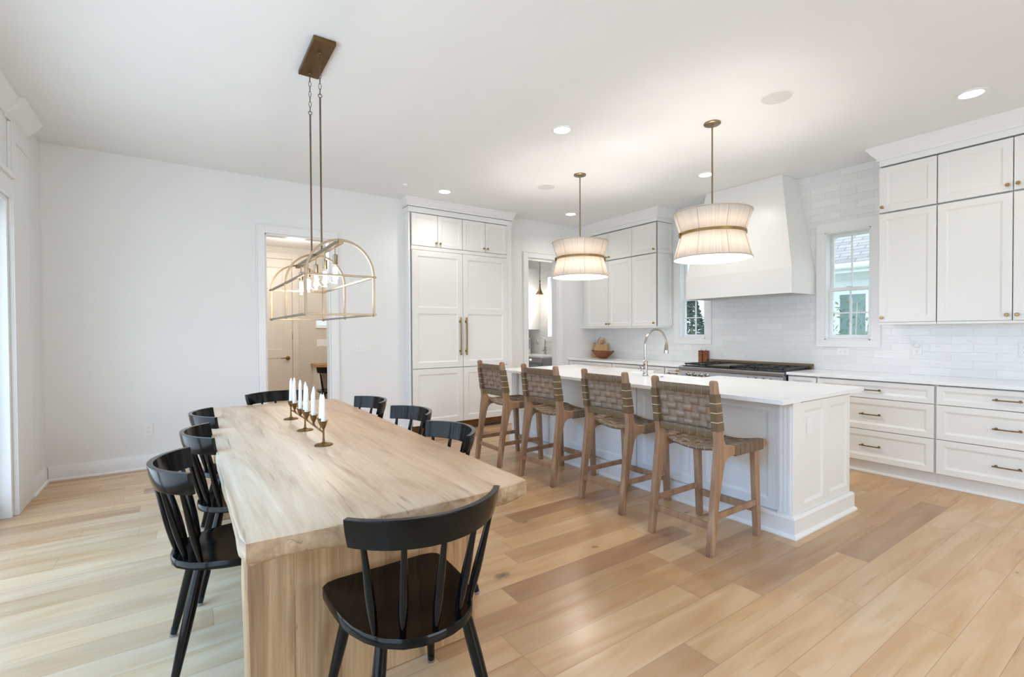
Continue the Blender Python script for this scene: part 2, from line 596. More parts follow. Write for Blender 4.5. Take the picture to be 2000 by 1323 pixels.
def pointlight(name, loc, e, color, r=0.03):
    l = bpy.data.lights.new(name, 'POINT')
    l.energy, l.color, l.shadow_soft_size = e, color, r
    o = bpy.data.objects.new(name, l)
    COL.objects.link(o)
    o.location = loc
    return o

# ================================================================== SHELL
XL, XR, YA, YB, ZC = -1.06, 5.90, 6.03, -3.0, 3.10
TH = 0.12
def wall_x(name, x0, x1, y0, y1, z0, z1, holes, mat, axis='y'):
    """wall box with rectangular holes; axis='y': the wall runs along y (constant x); holes = (a0, a1, z0, z1)"""
    mb = MB()
    cuts = sorted(set([y0 if axis == 'y' else x0, y1 if axis == 'y' else x1] + [h[0] for h in holes] + [h[1] for h in holes]))
    for a, b in zip(cuts[:-1], cuts[1:]):
        mid = (a + b) / 2
        hs = sorted([(h[2], h[3]) for h in holes if h[0] < mid < h[1]])
        z = z0
        for h0, h1 in hs + [(z1, z1)]:
            if h0 > z + 1e-6:
                if axis == 'y':
                    mb.box(x0, x1, a, b, z, h0)
                else:
                    mb.box(a, b, y0, y1, z, h0)
            z = h1
    return struct(name, mb, mat)
HX1 = 3.0
WIN = [(2.003, 2.435, 1.245, 2.43), (3.915, 4.332, 1.245, 2.43), (6.90, 7.36, 1.245, 2.43)]
struct('floor', box_mb(XL - TH, 10.0 - 3.95, YB - TH, 9.1, -0.05, 0.0), 'floor')
struct('ceiling', box_mb(XL - TH, XR + 0.15, YB - TH, 9.1, ZC, ZC + 0.1), 'ceiling')
wall_x('wall_right', XR, XR + 0.15, YB - TH, 9.1, 0, ZC, WIN + [(-1.9, -0.5, 0.9, 2.4)], 'tile')
D1 = (0.762, 1.470, 2.48)
D2 = (4.427, 5.035, 2.51)
wall_x('wall_back', XL - TH, XR, YA, YA + TH, 0, ZC, [(D1[0], D1[1], 0, D1[2]), (D2[0], D2[1], 0, D2[2])], 'wall', 'x')
wall_x('wall_left', XL - 0.16, XL, YB - TH, YA, 0, ZC, [(-0.75, 5.03, 0, 2.36)], 'wall')
wall_x('wall_rear', XL - TH, XR, YB - TH, YB, 0, ZC, [(0.9, 3.7, 0.3, 2.6)], 'wall', 'x')
# the room behind (hall) and the pantry
struct('wall_hall_back', box_mb(-0.6, HX1, 8.5, 8.6, 0, ZC), 'hallwall')
struct('wall_hall_left', box_mb(0.25, 0.35, YA + TH, 8.5, 0, ZC), 'hallwall')
struct('wall_hall_right', box_mb(HX1, HX1 + 0.1, YA + TH, 9.1, 0, ZC), 'hallwall')
struct('ceiling_hall', box_mb(0.35, HX1, YA + TH, 8.5, 2.74, 2.80), 'ceiling')
struct('wall_pantry_back', box_mb(HX1 + 0.1, XR, 9.0, 9.1, 0, ZC), 'wall')
struct('wall_pantry_left', box_mb(3.6, 3.7, YA + TH, 9.0, 0, ZC), 'wall')

# casings -----------------------------------------------------------
TRN = [0]
def trim(mb, mat='trim', bevel=0.003, **k):
    TRN[0] += 1
    return struct('trim_%d' % TRN[0], mb, mat, bevel, **k)
def door_casing(x0, x1, zt, cw=0.09):
    t = 0.022
    y = YA
    mb = MB()
    mb.box(x0 - cw, x0, y - t, y, 0, zt + cw)
    mb.box(x1, x1 + cw, y - t, y, 0, zt + cw)
    mb.box(x0, x1, y - t, y, zt, zt + cw)
    for a in (x0 - cw, x1 + cw - 0.012):
        mb.box(a, a + 0.012, y - t - 0.008, y - t, 0, zt + cw)
    mb.box(x0 - cw + 0.012, x1 + cw - 0.012, y - t - 0.008, y - t, zt + cw - 0.012, zt + cw)
    # jamb lining
    mb.box(x0, x0 + 0.018, y - 0.002, y + TH + 0.01, 0, zt)
    mb.box(x1 - 0.018, x1, y - 0.002, y + TH + 0.01, 0, zt)
    mb.box(x0, x1, y - 0.002, y + TH + 0.01, zt - 0.018, zt)
    # strike plate and hinge leaf pockets
    return trim(mb)
door_casing(*D1)
door_casing(*D2)
# baseboards
def base_profile(t=0.016, h=0.135):
    return [(0, 0), (t + 0.013, 0), (t + 0.011, 0.012), (t, 0.02), (t, h - 0.02), (t - 0.004, h - 0.012), (t - 0.006, h), (0, h)]
mb = MB()
mb.prism(base_profile(), XL + 0.02, D1[0] - 0.09, lambda p, q, t: (t, YA - p, q))
mb.prism(base_profile(), D1[1] + 0.09, 2.44, lambda p, q, t: (t, YA - p, q))
struct('baseboard_back', mb, 'trim')
mb = MB().prism(base_profile(), 5.50, YA, lambda p, q, t: (XL + p, t, q))
struct('baseboard_left', mb, 'trim')
mb = MB().prism(base_profile(), D1[0] - 0.4, HX1, lambda p, q, t: (t, 8.5 - p, q))
struct('baseboard_hall', mb, 'trim')
# left wall: pilaster, jamb and head over the glazed opening, crown
mb = MB()
mb.box(XL, XL + 0.022, 5.03, 5.50, 0, 2.93)
mb.box(XL + 0.022, XL + 0.030, 5.03, 5.12, 0, 2.93)
mb.box(XL + 0.022, XL + 0.030, 5.12, 5.50, 2.80, 2.93)
mb.box(XL - 0.17, XL, 4.985, 5.03, 0, 2.36)
trim(mb)
mb = MB()
mb.box(XL, XL + 0.026, -0.85, 5.03, 2.36, 2.50)
mb.box(XL, XL + 0.045, -0.87, 5.03, 2.50, 2.535)
mb.box(XL - 0.17, XL, -0.75, 4.985, 2.33, 2.36)
trim(mb)
def crown(pr, h, z=ZC):
    return [(0, z), (pr, z), (pr, z - 0.018), (pr - 0.012, z - 0.03), (pr * 0.72, z - h * 0.42), (pr * 0.4, z - h * 0.68), (pr * 0.22, z - h * 0.8), (0.018, z - h * 0.82), (0.018, z - h), (0, z - h)]
mb = MB()
mb.prism(crown(0.085, 0.14), YB, 4.97, lambda p, q, t: (XL + p, t, q))
mb.prism(crown(0.118, 0.16), 4.96, 5.50, lambda p, q, t: (XL + p, t, q))
trim(mb)
# glazed sliding doors in the left opening
mb = MB()
for k in range(3):
    a = -0.75 + k * 1.912
    b = a + 1.912
    mb.box(XL - 0.13, XL - 0.09, a, a + 0.07, 0, 2.33)
    mb.box(XL - 0.13, XL - 0.09, b - 0.07, b, 0, 2.33)
    mb.box(XL - 0.13, XL - 0.09, a, b, 0, 0.11)
    mb.box(XL - 0.13, XL - 0.09, a, b, 2.25, 2.33)
dr = struct('door_1', mb, 'trim', 0.003)
build('pane', box_mb(XL - 0.112, XL - 0.108, -0.7, 4.95, 0.1, 2.25), 'pane', dr)

# windows on the right wall -----------------------------------------
def window(i, y0, y1, z0, z1, case=True):
    mb = MB()
    x = XR
    cw = 0.087
    if case:
        t = 0.018
        mb.box(x - t, x, y0 - cw, y1 + cw, z1, z1 + 0.105)
        mb.box(x - t, x, y0 - cw, y1 + cw, z0 - 0.077, z0)
        mb.box(x - t, x, y0 - cw, y0, z0, z1)
        mb.box(x - t, x, y1, y1 + cw, z0, z1)
    # jamb lining
    j = 0.015
    mb.box(x - 0.018, x + 0.14, y0, y0 + j, z0, z1)
    mb.box(x - 0.018, x + 0.14, y1 - j, y1, z0, z1)
    mb.box(x - 0.018, x + 0.14, y0, y1, z1 - j, z1)
    mb.box(x - 0.018, x + 0.14, y0, y1, z0, z0 + j)
    root = struct('window_%d' % i, mb, 'trim', 0.002)
    zm = z0 + (z1 - z0) * 0.47
    for (a, b, xo, nm) in ((zm - 0.018, z1 - j, 0.095, 0), (z0 + j, zm + 0.018, 0.060, 1)):
        s = MB()
        fwid = 0.030
        ya, yb = y0 + j, y1 - j
        X0, X1 = x + xo, x + xo + 0.033
        s.box(X0, X1, ya, ya + fwid, a, b)
        s.box(X0, X1, yb - fwid, yb, a, b)
        s.box(X0, X1, ya + fwid, yb - fwid, b - fwid - 0.004, b)
        s.box(X0, X1, ya + fwid, yb - fwid, a, a + fwid + 0.012)
        ym = (ya + yb) / 2
        s.box(X0 + 0.010, X1 - 0.010, ym - 0.008, ym + 0.008, a + 0.03, b - 0.03)
        if nm == 1:
            zz = (a + b) / 2
            s.box(X0 + 0.011, X1 - 0.011, ya + fwid, yb - fwid, zz - 0.008, zz + 0.008)
        fr = build('sash_frame', s, 'trim', root, 0.002)
        build('pane', box_mb(X0 + 0.015, X0 + 0.018, ya + 0.01, yb - 0.01, a + 0.01, b - 0.01), 'pane', fr)
    lk = MB().box(x + 0.045, x + 0.062, (y0 + y1) / 2 - 0.03, (y0 + y1) / 2 + 0.03, zm + 0.018, zm + 0.03)
    build('sash_lock', lk, 'trim', root)
    return root
window(1, *WIN[0])
window(2, *WIN[1])
window(3, *WIN[2])
window(4, -1.9, -0.5, 0.9, 2.4)
# unseen window behind the camera, added to carry the fill light
for i, (a, b) in enumerate(((0.9, 3.7),)):
    mb = MB()
    mb.box(a - 0.09, b + 0.09, YB, YB + 0.02, 2.6, 2.7)
    mb.box(a - 0.09, b + 0.09, YB, YB + 0.03, 0.2, 0.3)
    mb.box(a - 0.09, a, YB, YB + 0.02, 0.3, 2.6)
    mb.box(b, b + 0.09, YB, YB + 0.02, 0.3, 2.6)
    for k in range(4):
        xx = a + (b - a) * k / 3
        mb.box(xx - 0.025, xx + 0.025, YB - 0.08, YB - 0.04, 0.3, 2.6)
    struct('window_%d' % (5 + i), mb, 'trim')

# ================================================================== CEILING FIXTURES
def downlight(x, y, label, e=19):
    t = thing('recessed_light', (x, y, ZC), label, 'ceiling light', 'recessed ceiling downlights')
    mb = MB()
    mb.lathe([(0.068, -0.0005), (0.092, -0.0005), (0.090, -0.006), (0.080, -0.009), (0.071, -0.008), (0.068, -0.0005)], (x, y, ZC), 40, cap=False)
    build('trim_ring', mb, 'plastic', t)
    mb = MB().lathe([(0.0005, -0.004), (0.0705, -0.004), (0.0705, -0.001), (0.0005, -0.001)], (x, y, ZC), 40)
    build('lens', mb, 'lens', t)
    l = bpy.data.lights.new('downlight', 'SPOT')
    l.energy, l.color, l.spot_size, l.spot_blend, l.shadow_soft_size = e, (1.0, 0.955, 0.895), R(150), 0.9, 0.06
    o = bpy.data.objects.new('downlight_lamp', l)
    COL.objects.link(o)
    o.location = (x, y, ZC - 0.02)
    return t
downlight(4.83, 1.02, 'lit round recessed downlight above the right base cabinets, nearest the camera', 7)
downlight(2.72, 3.19, 'lit round recessed downlight in mid ceiling left of the two drum pendants')
downlight(2.69, 5.39, 'lit round recessed downlight in front of the panelled refrigerator cabinets')
downlight(4.76, 5.39, 'lit round recessed downlight by the pantry doorway behind the far pendant')
downlight(4.83, 3.21, 'lit round recessed downlight in front of the white range hood')
def speaker(x, y, label):
    t = thing('ceiling_speaker', (x, y, ZC), label, 'ceiling speaker', 'round ceiling speakers')
    build('bezel', MB().lathe([(0.104, 0), (0.112, 0), (0.111, -0.004), (0.104, -0.004), (0.104, 0)], (x, y, ZC), 48, cap=False), 'plastic', t)
    build('grille', MB().lathe([(0.001, -0.0045), (0.104, -0.004), (0.104, -0.0005), (0.001, -0.0005)], (x, y, ZC), 48), 'speaker', t)
speaker(3.69, 1.86, 'flat round white ceiling speaker grille to the right of the near pendant')
speaker(3.63, 4.55, 'flat round white ceiling speaker grille left of the far pendant canopy')
build('ceiling_sensor', MB().lathe([(0.001, -0.022), (0.025, -0.022), (0.032, -0.012), (0.034, 0), (0.001, 0)], (2.177, 5.384, ZC), 24), 'plastic', label='tiny white round sensor on the ceiling near the end of the fridge crown', cat='sensor')

# ================================================================== CABINETRY
def frame_panel(mb, T, u0, u1, w0, w1, t=0.02, fr=0.058, rails=(), rec=0.010, bev=0.014):
    """framed door with recessed bevelled panels. T(u, w, d) -> world; d outward from carcass face"""
    ws = [w0] + [x for x in rails] + [w1]
    e = 0.002
    # slab behind
    vs = [T(u, w_, d) for d in (0, t - e) for w_ in (w0, w1) for u in (u0, u1)]
    fs = [(0, 2, 3, 1), (0, 1, 5, 4), (2, 6, 7, 3), (0, 4, 6, 2), (1, 3, 7, 5)]
    mb.add(vs, fs)
    def quad(a, b, c, d):
        mb.add([T(*a), T(*b), T(*c), T(*d)], [(0, 1, 2, 3)])
    def ring(o, i):
        (a0, a1, b0, b1, d0), (c0, c1, d0_, d1_, d2) = o, i
        O = [(a0, b0, d0), (a1, b0, d0), (a1, b1, d0), (a0, b1, d0)]
        I = [(c0, d0_, d2), (c1, d0_, d2), (c1, d1_, d2), (c0, d1_, d2)]
        for k in range(4):
            l = (k + 1) % 4
            quad(O[k], O[l], I[l], I[k])
    ring((u0, u1, w0, w1, t - e), (u0 + e, u1 - e, w0 + e, w1 - e, t))
    a, b = u0 + e, u1 - e
    # stiles
    quad((a, w0 + e, t), (u0 + fr, w0 + e, t), (u0 + fr, w1 - e, t), (a, w1 - e, t))
    quad((u1 - fr, w0 + e, t), (b, w0 + e, t), (b, w1 - e, t), (u1 - fr, w1 - e, t))
    cells = []
    lo = w0 + fr
    quad((u0 + fr, w0 + e, t), (u1 - fr, w0 + e, t), (u1 - fr, lo, t), (u0 + fr, lo, t))
    for r_ in rails:
        cells.append((lo, r_ - fr / 2))
        quad((u0 + fr, r_ - fr / 2, t), (u1 - fr, r_ - fr / 2, t), (u1 - fr, r_ + fr / 2, t), (u0 + fr, r_ + fr / 2, t))
        lo = r_ + fr / 2
    cells.append((lo, w1 - fr))
    quad((u0 + fr, w1 - fr, t), (u1 - fr, w1 - fr, t), (u1 - fr, w1 - e, t), (u0 + fr, w1 - e, t))
    for c0, c1 in cells:
        A = (u0 + fr, u1 - fr, c0, c1)
        ring((*A, t), (A[0] + 0.001, A[1] - 0.001, A[2] + 0.001, A[3] - 0.001, t - 0.003))
        B = (A[0] + 0.001, A[1] - 0.001, A[2] + 0.001, A[3] - 0.001)
        C = (B[0] + bev, B[1] - bev, B[2] + bev, B[3] - bev)
        ring((*B, t - 0.003), (*C, t - rec))
        quad((C[0], C[2], t - rec), (C[1], C[2], t - rec), (C[1], C[3], t - rec), (C[0], C[3], t - rec))
    return mb
def TX(x):   # door on a face looking toward -x; u = y
    return lambda u, w_, d: (x - d, u, w_)
def TY(y):   # face looking toward -y; u = x
    return lambda u, w_, d: (u, y - d, w_)
def TXp(x):
    return lambda u, w_, d: (x + d, u, w_)
def knob(T, u, w_, parent, d0=0.02):
    p = T(u, w_, d0)
    q = T(u, w_, d0 + 1)
    ax = 'x' if abs(q[0] - p[0]) > 0.5 else 'y'
    sg = (q[0] - p[0]) if ax == 'x' else (q[1] - p[1])
    prof = [(0.010, 0), (0.010, 0.002), (0.005, 0.004), (0.005, 0.016), (0.011, 0.018), (0.0145, 0.022), (0.0145, 0.027), (0.011, 0.030), (0.001, 0.031)]
    build('knob', MB().lathe([(r_, h * sg) for r_, h in prof], p, 20, axis=ax), 'brass', parent)
def pull(T, u, w_, parent, L=0.17, d0=0.02, vert=False, mat='brassdark', th=0.0055, name='handle'):
    mb = MB()
    n = 12
    pts = []
    for i in range(n + 1):
        s_ = -1 + 2 * i / n
        d = d0 + 0.026 + 0.007 * (1 - s_ * s_)
        pts.append(T(u + (0 if vert else s_ * L / 2), w_ + (s_ * L / 2 if vert else 0), d))
    mb.tube(pts, 1.0, sq=(th * 2.2, th * 1.6))
    for s_ in (-0.78, 0.78):
        a = T(u + (0 if vert else s_ * L / 2), w_ + (s_ * L / 2 if vert else 0), d0)
        b = T(u + (0 if vert else s_ * L / 2), w_ + (s_ * L / 2 if vert else 0), d0 + 0.03)
        mb.tube([a, b], [th * 1.4, th], 12)
        c = T(u + (0 if vert else s_ * L / 2), w_ + (s_ * L / 2 if vert else 0), d0 + 0.003)
        mb.tube([a, c], [th * 2.0, th * 2.0], 12)
    build(name, mb, mat, parent, 0.001)
G = 0.003

# --- wall cabinets on the right wall
XU = 5.55
def wall_cab(y0, y1, doors, label, knobs, side=None, group=None):
    """doors: list of (ya, yb); knobs: list of 'l'/'r' in terms of larger y = left in the picture"""
    t = thing('wall_cabinet', ((XU + XR) / 2, (y0 + y1) / 2, 1.405), label, 'cabinet', group)
    body = MB()
    body.box(XU + 0.05, XR - 0.001, y0 + 0.0005, y1 - 0.0005, 1.42, 2.915)
    body.box(XU + 0.002, XR - 0.001, y0 + 0.0005, y1 - 0.0005, 1.402, 1.424)
    b = build('body', body, 'cab', t, 0.002)
    for (ya, yb), k in zip(doors, knobs):
        for (za, zb, kz) in ((1.426, 2.463, 1.47), (2.478, 2.905, 2.525)):
            d = MB()
            frame_panel(d, TX(XU + 0.018), ya + G, yb - G, za, zb)
            dd = build('door', d, 'cab', t)
            ky = yb - 0.03 if k == 'l' else ya + 0.03
            knob(TX(XU + 0.018), ky, kz, dd)
    if side:
        yy = y1 if side == 'l' else y0
        for (za, zb) in ((1.426, 2.463), (2.478, 2.905)):
            d = MB()
            T = (lambda u, w_, dd_: (u, y0 - dd_, w_)) if side == 'r' else (lambda u, w_, dd_: (u, y1 + dd_, w_))
            frame_panel(d, T, XU + 0.022, XR - 0.002, za, zb, t=0.012, fr=0.05)
            build('side_panel', d, 'cab', t)
    return t
wall_cab(1.393, 1.825, [(1.393, 1.825)], 'single-door white wall cabinet just right of the right-hand window', ['l'], side='l')
wall_cab(0.440, 1.391, [(0.916, 1.391), (0.440, 0.916)], 'double-door white wall cabinet at the right edge of the picture', ['r', 'l'])
wall_cab(-0.50, 0.438, [(-0.03, 0.438), (-0.50, -0.03)], 'white wall cabinet cut off beyond the right edge of the picture', ['r', 'l']) if False else None
wall_cab(4.462, 4.919, [(4.475, 4.919)], 'single-door white wall cabinet beside the left-hand window', ['r'], side='r')
wall_cab(4.921, 6.028, [(4.921, 5.402), (5.402, 5.90)], 'double-door white wall cabinet in the corner above the cutting board', ['l', 'r'])
# frieze and crown over them
def crown_run(y0, y1, ends):
    mb = MB()
    mb.box(XU + 0.004, XR, y0, y1, 2.922, 2.985)
    cp = crown(0.085, 0.125)
    n = len(cp)
    # main run with mitred ends
    e0 = 1 if 'r' in ends else 0
    e1 = 1 if 'l' in ends else 0
    vs = [(XU + 0.004 - p, y0 - p * e0, q) for p, q in cp] + [(XU + 0.004 - p, y1 + p * e1, q) for p, q in cp]
    fs = [(i, (i + 1) % n, n + (i + 1) % n, n + i) for i in range(n)] + [list(range(n))[::-1], list(range(n, 2 * n))]
    mb.add(vs, fs)
    for flag, yy, sg in ((e0, y0, -1), (e1, y1, 1)):
        if flag:
            vs = [(XU + 0.004 - p, yy + sg * p, q) for p, q in cp] + [(XR, yy + sg * p, q) for p, q in cp]
            mb.add(vs, fs)
    trim(mb, bevel=0)
crown_run(0.44, 1.825, 'lr')
crown_run(4.462, 6.028, 'r')
# --- base cabinets
XF = 5.275
def base_cab(y0, y1, label, kind, group=None, handles=True):
    t = thing('base_cabinet', ((XF + XR) / 2, (y0 + y1) / 2, 0), label, 'cabinet', group)
    body = MB()
    body.box(XF + 0.05, XR - 0.001, y0 + 0.0005, y1 - 0.0005, 0.12, 0.884)
    body.box(XF + 0.022, XF + 0.05, y0 + 0.0005, y0 + 0.016, 0.12, 0.884)
    body.box(XF + 0.022, XF + 0.05, y1 - 0.016, y1 - 0.0005, 0.12, 0.884)
    body.box(XF + 0.02, XF + 0.05, y0 + 0.016, y1 - 0.016, 0.12, 0.124)
    body.box(XF + 0.075, XR - 0.001, y0 + 0.0005, y1 - 0.0005, 0.0, 0.12)
    body.prism([(0, 0), (0.013, 0), (0.011, 0.012), (0.004, 0.022), (0, 0.022)], y0, y1, lambda p, q, tt: (XF + 0.075 - p, tt, q))
    build('body', body, 'cab', t, 0.001)
    T = TX(XF + 0.018)
    if kind == 'drawers':
        for za, zb in ((0.716, 0.872), (0.420, 0.711), (0.126, 0.415)):
            d = MB()
            frame_panel(d, T, y0 + 0.008, y1 - 0.008, za, zb, fr=0.050 if zb - za > 0.2 else 0.040, bev=0.018)
            dd = build('drawer', d, 'cab', t)
            if handles:
                pull(T, (y0 + y1) / 2, (za + zb) / 2 + 0.0, dd, 0.168)
    else:
        d = MB()
        frame_panel(d, T, y0 + 0.008, y1 - 0.008, 0.716, 0.872, fr=0.036)
        dd = build('drawer', d, 'cab', t)
        if handles:
            pull(T, (y0 + y1) / 2, 0.80, dd, 0.15)
        n = 1 if y1 - y0 < 0.6 else 2
        for k in range(n):
            a = y0 + 0.012 + (y1 - y0 - 0.024) * k / n
            b = y0 + 0.012 + (y1 - y0 - 0.024) * (k + 1) / n
            d = MB()
            frame_panel(d, T, a + G * k, b - G * (n - 1 - k), 0.126, 0.711)
            dd = build('door', d, 'cab', t)
            knob(T, a + 0.03 if (n == 2 and k) else b - 0.03, 0.66, dd)
    return t
base_cab(2.254, 2.538, 'narrow white base cabinet with one drawer and a door, right of the range', 'door')
base_cab(1.327, 2.254, 'wide white three-drawer base cabinet under the right-hand window', 'drawers')
base_cab(0.450, 1.327, 'wide white three-drawer base cabinet at the right edge of the picture', 'drawers')
base_cab(3.846, 4.113, 'narrow white base cabinet left of the range', 'door')
base_cab(4.113, 5.065, 'wide white base cabinet under the left wall cabinets, beside the faucet', 'door')
base_cab(5.065, 6.028, 'wide white base cabinet in the corner under the wooden bowl', 'door')
for (a, b, lab) in ((0.45, 2.540, 'white quartz worktop on the right base cabinets'), (3.844, 6.028, 'white quartz worktop left of the range, in the corner')):
    build('countertop', box_mb(XF - 0.028, XR - 0.0005, a, b, 0.8845, 0.914), 'quartz', bevel=0.002, label=lab, cat='countertop')

# --- refrigerator wall
YF = 5.85
t = thing('refrigerator', (3.185, 6.0, 0), 'tall built-in refrigerator faced with white panels and two long brass pulls', 'refrigerator')
mb = MB()
mb.box(2.440, 3.925, YF + 0.05, YA - 0.001, 0.12, 2.44)
build('body', mb, 'cab', t)
build('face_rail', box_mb(2.442, 3.925, YF + 0.003, YF + 0.05, 2.433, 2.481), 'cab', t, 0.001)
build('toe_grille', box_mb(2.445, 3.925, YF + 0.045, YA - 0.002, 0.03, 0.118), 'bronze', t, 0.002, label='bronze metal toe grille')
build('base', box_mb(2.45, 3.92, YF + 0.06, YA - 0.002, 0.0, 0.03), 'darkplastic', t)
TF = TY(YF + 0.018)
for (a, b, hx) in ((2.446, 3.183, 3.142), (3.189, 3.922, 3.232)):
    d = MB()
    frame_panel(d, TF, a, b, 0.876, 2.428, fr=0.075, rails=(1.64,), bev=0.018)
    dd = build('door', d, 'cab', t)
    pull(TF, hx, 1.295, dd, 0.52, vert=True, mat='brass', th=0.009)
    d = MB()
    frame_panel(d, TF, a, b, 0.126, 0.868, fr=0.075, bev=0.018)
    build('freezer_panel', d, 'cab', t)
for (a, b, lab) in ((2.440, 3.186, 'white two-door overhead cabinet above the left refrigerator door'), (3.186, 3.925, 'white two-door overhead cabinet above the right refrigerator door')):
    t = thing('overhead_cabinet', ((a + b) / 2, 5.95, 2.45), lab, 'cabinet')
    build('body', box_mb(a + 0.001, b - 0.001, YF + 0.05, YA - 0.001, 2.4825, 2.915), 'cab', t)
    mid = (a + b) / 2
    for (u0, u1, ku) in ((a + 0.004, mid - G, mid - 0.03), (mid + G, b - 0.004, mid + 0.03)):
        d = MB()
        frame_panel(d, TF, u0, u1, 2.486, 2.905, fr=0.05)
        dd = build('door', d, 'cab', t)
        knob(TF, ku, 2.535, dd)
mb = MB()
mb.box(2.408, 2.434, YF + 0.03, YA, 0, 2.915)
mb.box(3.930, 4.010, YF + 0.012, YA, 0, 2.915)
mb.box(2.400, 4.012, YF + 0.004, YA, 2.916, 2.985)
cp = crown(0.05, 0.11)
n = len(cp)
fs = [(i, (i + 1) % n, n + (i + 1) % n, n + i) for i in range(n)] + [list(range(n))[::-1], list(range(n, 2 * n))]
mb.add([(2.400 - p, YF + 0.004 - p, q) for p, q in cp] + [(4.012 + p, YF + 0.004 - p, q) for p, q in cp], fs)
mb.add([(2.400 - p, YF + 0.004 - p, q) for p, q in cp] + [(2.400 - p, YA, q) for p, q in cp], fs)
mb.add([(4.012 + p, YF + 0.004 - p, q) for p, q in cp] + [(4.012 + p, YA, q) for p, q in cp], fs)
trim(mb, bevel=0)

# --- range hood
t = thing('range_hood', (5.65, 3.19, 1.757), 'large white tapered range hood above the range', 'range hood')
mb = MB()
prof = lambda x, y0, y1, z: [(x, y0, z), (x, y1, z), (XR - 0.001, y1, z), (XR - 0.001, y0, z)]
mb.loft([prof(5.365, 2.541, 3.846, 1.757), prof(5.365, 2.541, 3.846, 2.03), prof(5.53, 2.725, 3.665, 3.098)], caps=False)
mb.add(prof(5.53, 2.725, 3.665, 3.098), [(0, 1, 2, 3)])
mb.loft([prof(5.365, 2.541, 3.846, 1.757), [(5.40, 2.58, 1.757), (5.40, 3.807, 1.757), (XR - 0.03, 3.807, 1.757), (XR - 0.03, 2.58, 1.757)], [(5.40, 2.58, 1.80), (5.40, 3.807, 1.80), (XR - 0.03, 3.807, 1.80), (XR - 0.03, 2.58, 1.80)]], caps=False)
build('shell', mb, 'cab', t, smooth=False)
build('filter_panel', box_mb(5.401, XR - 0.031, 2.581, 3.806, 1.79, 1.80), 'steel', t)

# --- range
t = thing('range', (5.55, 3.19, 0), 'wide stainless steel gas range with black grates under the hood', 'range')
ry0, ry1 = 2.548, 3.836
mb = MB()
mb.box(5.245, XR - 0.01, ry0, ry1, 0.10, 0.905)
mb.box(5.30, XR - 0.02, ry0 + 0.02, ry1 - 0.02, 0.0, 0.10)
build('body', mb, 'steel', t, 0.003)
mb = MB()
mb.prism([(5.195, 0.872), (5.200, 0.860), (5.245, 0.860), (5.245, 0.905), (5.205, 0.905), (5.195, 0.897)], ry0, ry1, lambda p, q, tt: (p, tt, q))
build('bullnose', mb, 'steel', t)
mb = MB().prism([(5.245, 0.858), (5.228, 0.855), (5.215, 0.765), (5.245, 0.755)], ry0 + 0.01, ry1 - 0.01, lambda p, q, tt: (p, tt, q))
build('control_panel', mb, 'steel', t)
mb = MB().box(XR - 0.05, XR - 0.008, ry0, ry1, 0.905, 0.965)
mb.box(5.86, XR - 0.008, ry0, ry1, 0.95, 0.972)
build('back_trim', mb, 'champagne', t, 0.002)
mb = MB().box(5.26, XR - 0.055, ry0 + 0.02, ry1 - 0.02, 0.905, 0.914)
build('cooktop', mb, 'iron', t)
for k in range(8):
    yy = ry1 - 0.13 - k * 0.085 if k < 4 else ry0 + 0.13 + (7 - k) * 0.085
    kb = MB().lathe([(0.022, 0), (0.022, -0.006), (0.017, -0.010), (0.0165, -0.030), (0.012, -0.034), (0.001, -0.034)], (5.222, yy, 0.812), 20, axis='x')
    kb.box(5.180, 5.190, yy - 0.003, yy + 0.003, 0.797, 0.827)
    build('control_knob', kb, 'nickel', t)
for a, b in ((0.33, 0.965),):
    od = MB().box(5.215, 5.245, ry0 + 0.01, ry1 - 0.45, 0.18, 0.745)
    o1 = build('oven_door', od, 'steel', t, 0.003)
    od = MB().box(5.215, 5.245, ry1 - 0.44, ry1 - 0.01, 0.18, 0.745)
    o2 = build('oven_door', od, 'steel', t, 0.003)
    for oo, y_a, y_b in ((o1, ry0 + 0.05, ry1 - 0.50), (o2, ry1 - 0.40, ry1 - 0.05)):
        hb = MB().tube([(5.165, y_a, 0.70), (5.165, y_b, 0.70)], 0.013, 14)
        for yy in (y_a + 0.03, y_b - 0.03):
            hb.tube([(5.165, yy, 0.70), (5.216, yy, 0.70)], 0.008, 10)
        build('handle', hb, 'steel', oo)
# towel-bar knob at the left front corner
build('end_knob', MB().lathe([(0.008, 0), (0.010, 0.02), (0.016, 0.03), (0.012, 0.045), (0.001, 0.048)], (5.21, ry1, 0.845), 16, axis='y'), 'brass', t)
def grate(ya, yb):
    mb = MB()
    x0, x1 = 5.275, 5.83
    z0, z1 = 0.930, 0.944
    for x in (x0, (x0 + x1) / 2 - 0.006, x1 - 0.012):
        mb.box(x, x + 0.012, ya, yb, z0, z1)
    for y in (ya, yb - 0.012):
        mb.box(x0, x1, y, y + 0.012, z0, z1)
    for cx in (x0 + 0.14, x1 - 0.14):
        cy = (ya + yb) / 2
        for a in range(8):
            an = a * PI / 4
            dx, dy = math.cos(an), math.sin(an)
            L1 = min(0.135 / max(abs(dx), 1e-3), ((yb - ya) / 2 - 0.006) / max(abs(dy), 1e-3), 0.19)
            mb.tube([(cx + dx * 0.045, cy + dy * 0.045, 0.945), (cx + dx * L1, cy + dy * L1, 0.940)], 1.0, sq=(0.010, 0.012))
    for x in (x0 + 0.01, x1 - 0.02):
        for y in (ya + 0.01, yb - 0.02):
            mb.box(x, x + 0.01, y, y + 0.01, 0.913, z0)
    return build('grate', mb, 'iron', t, 0.0015)
gw = (ry1 - ry0 - 0.06) / 4
gy = [ry0 + 0.03 + gw * k for k in range(5)]
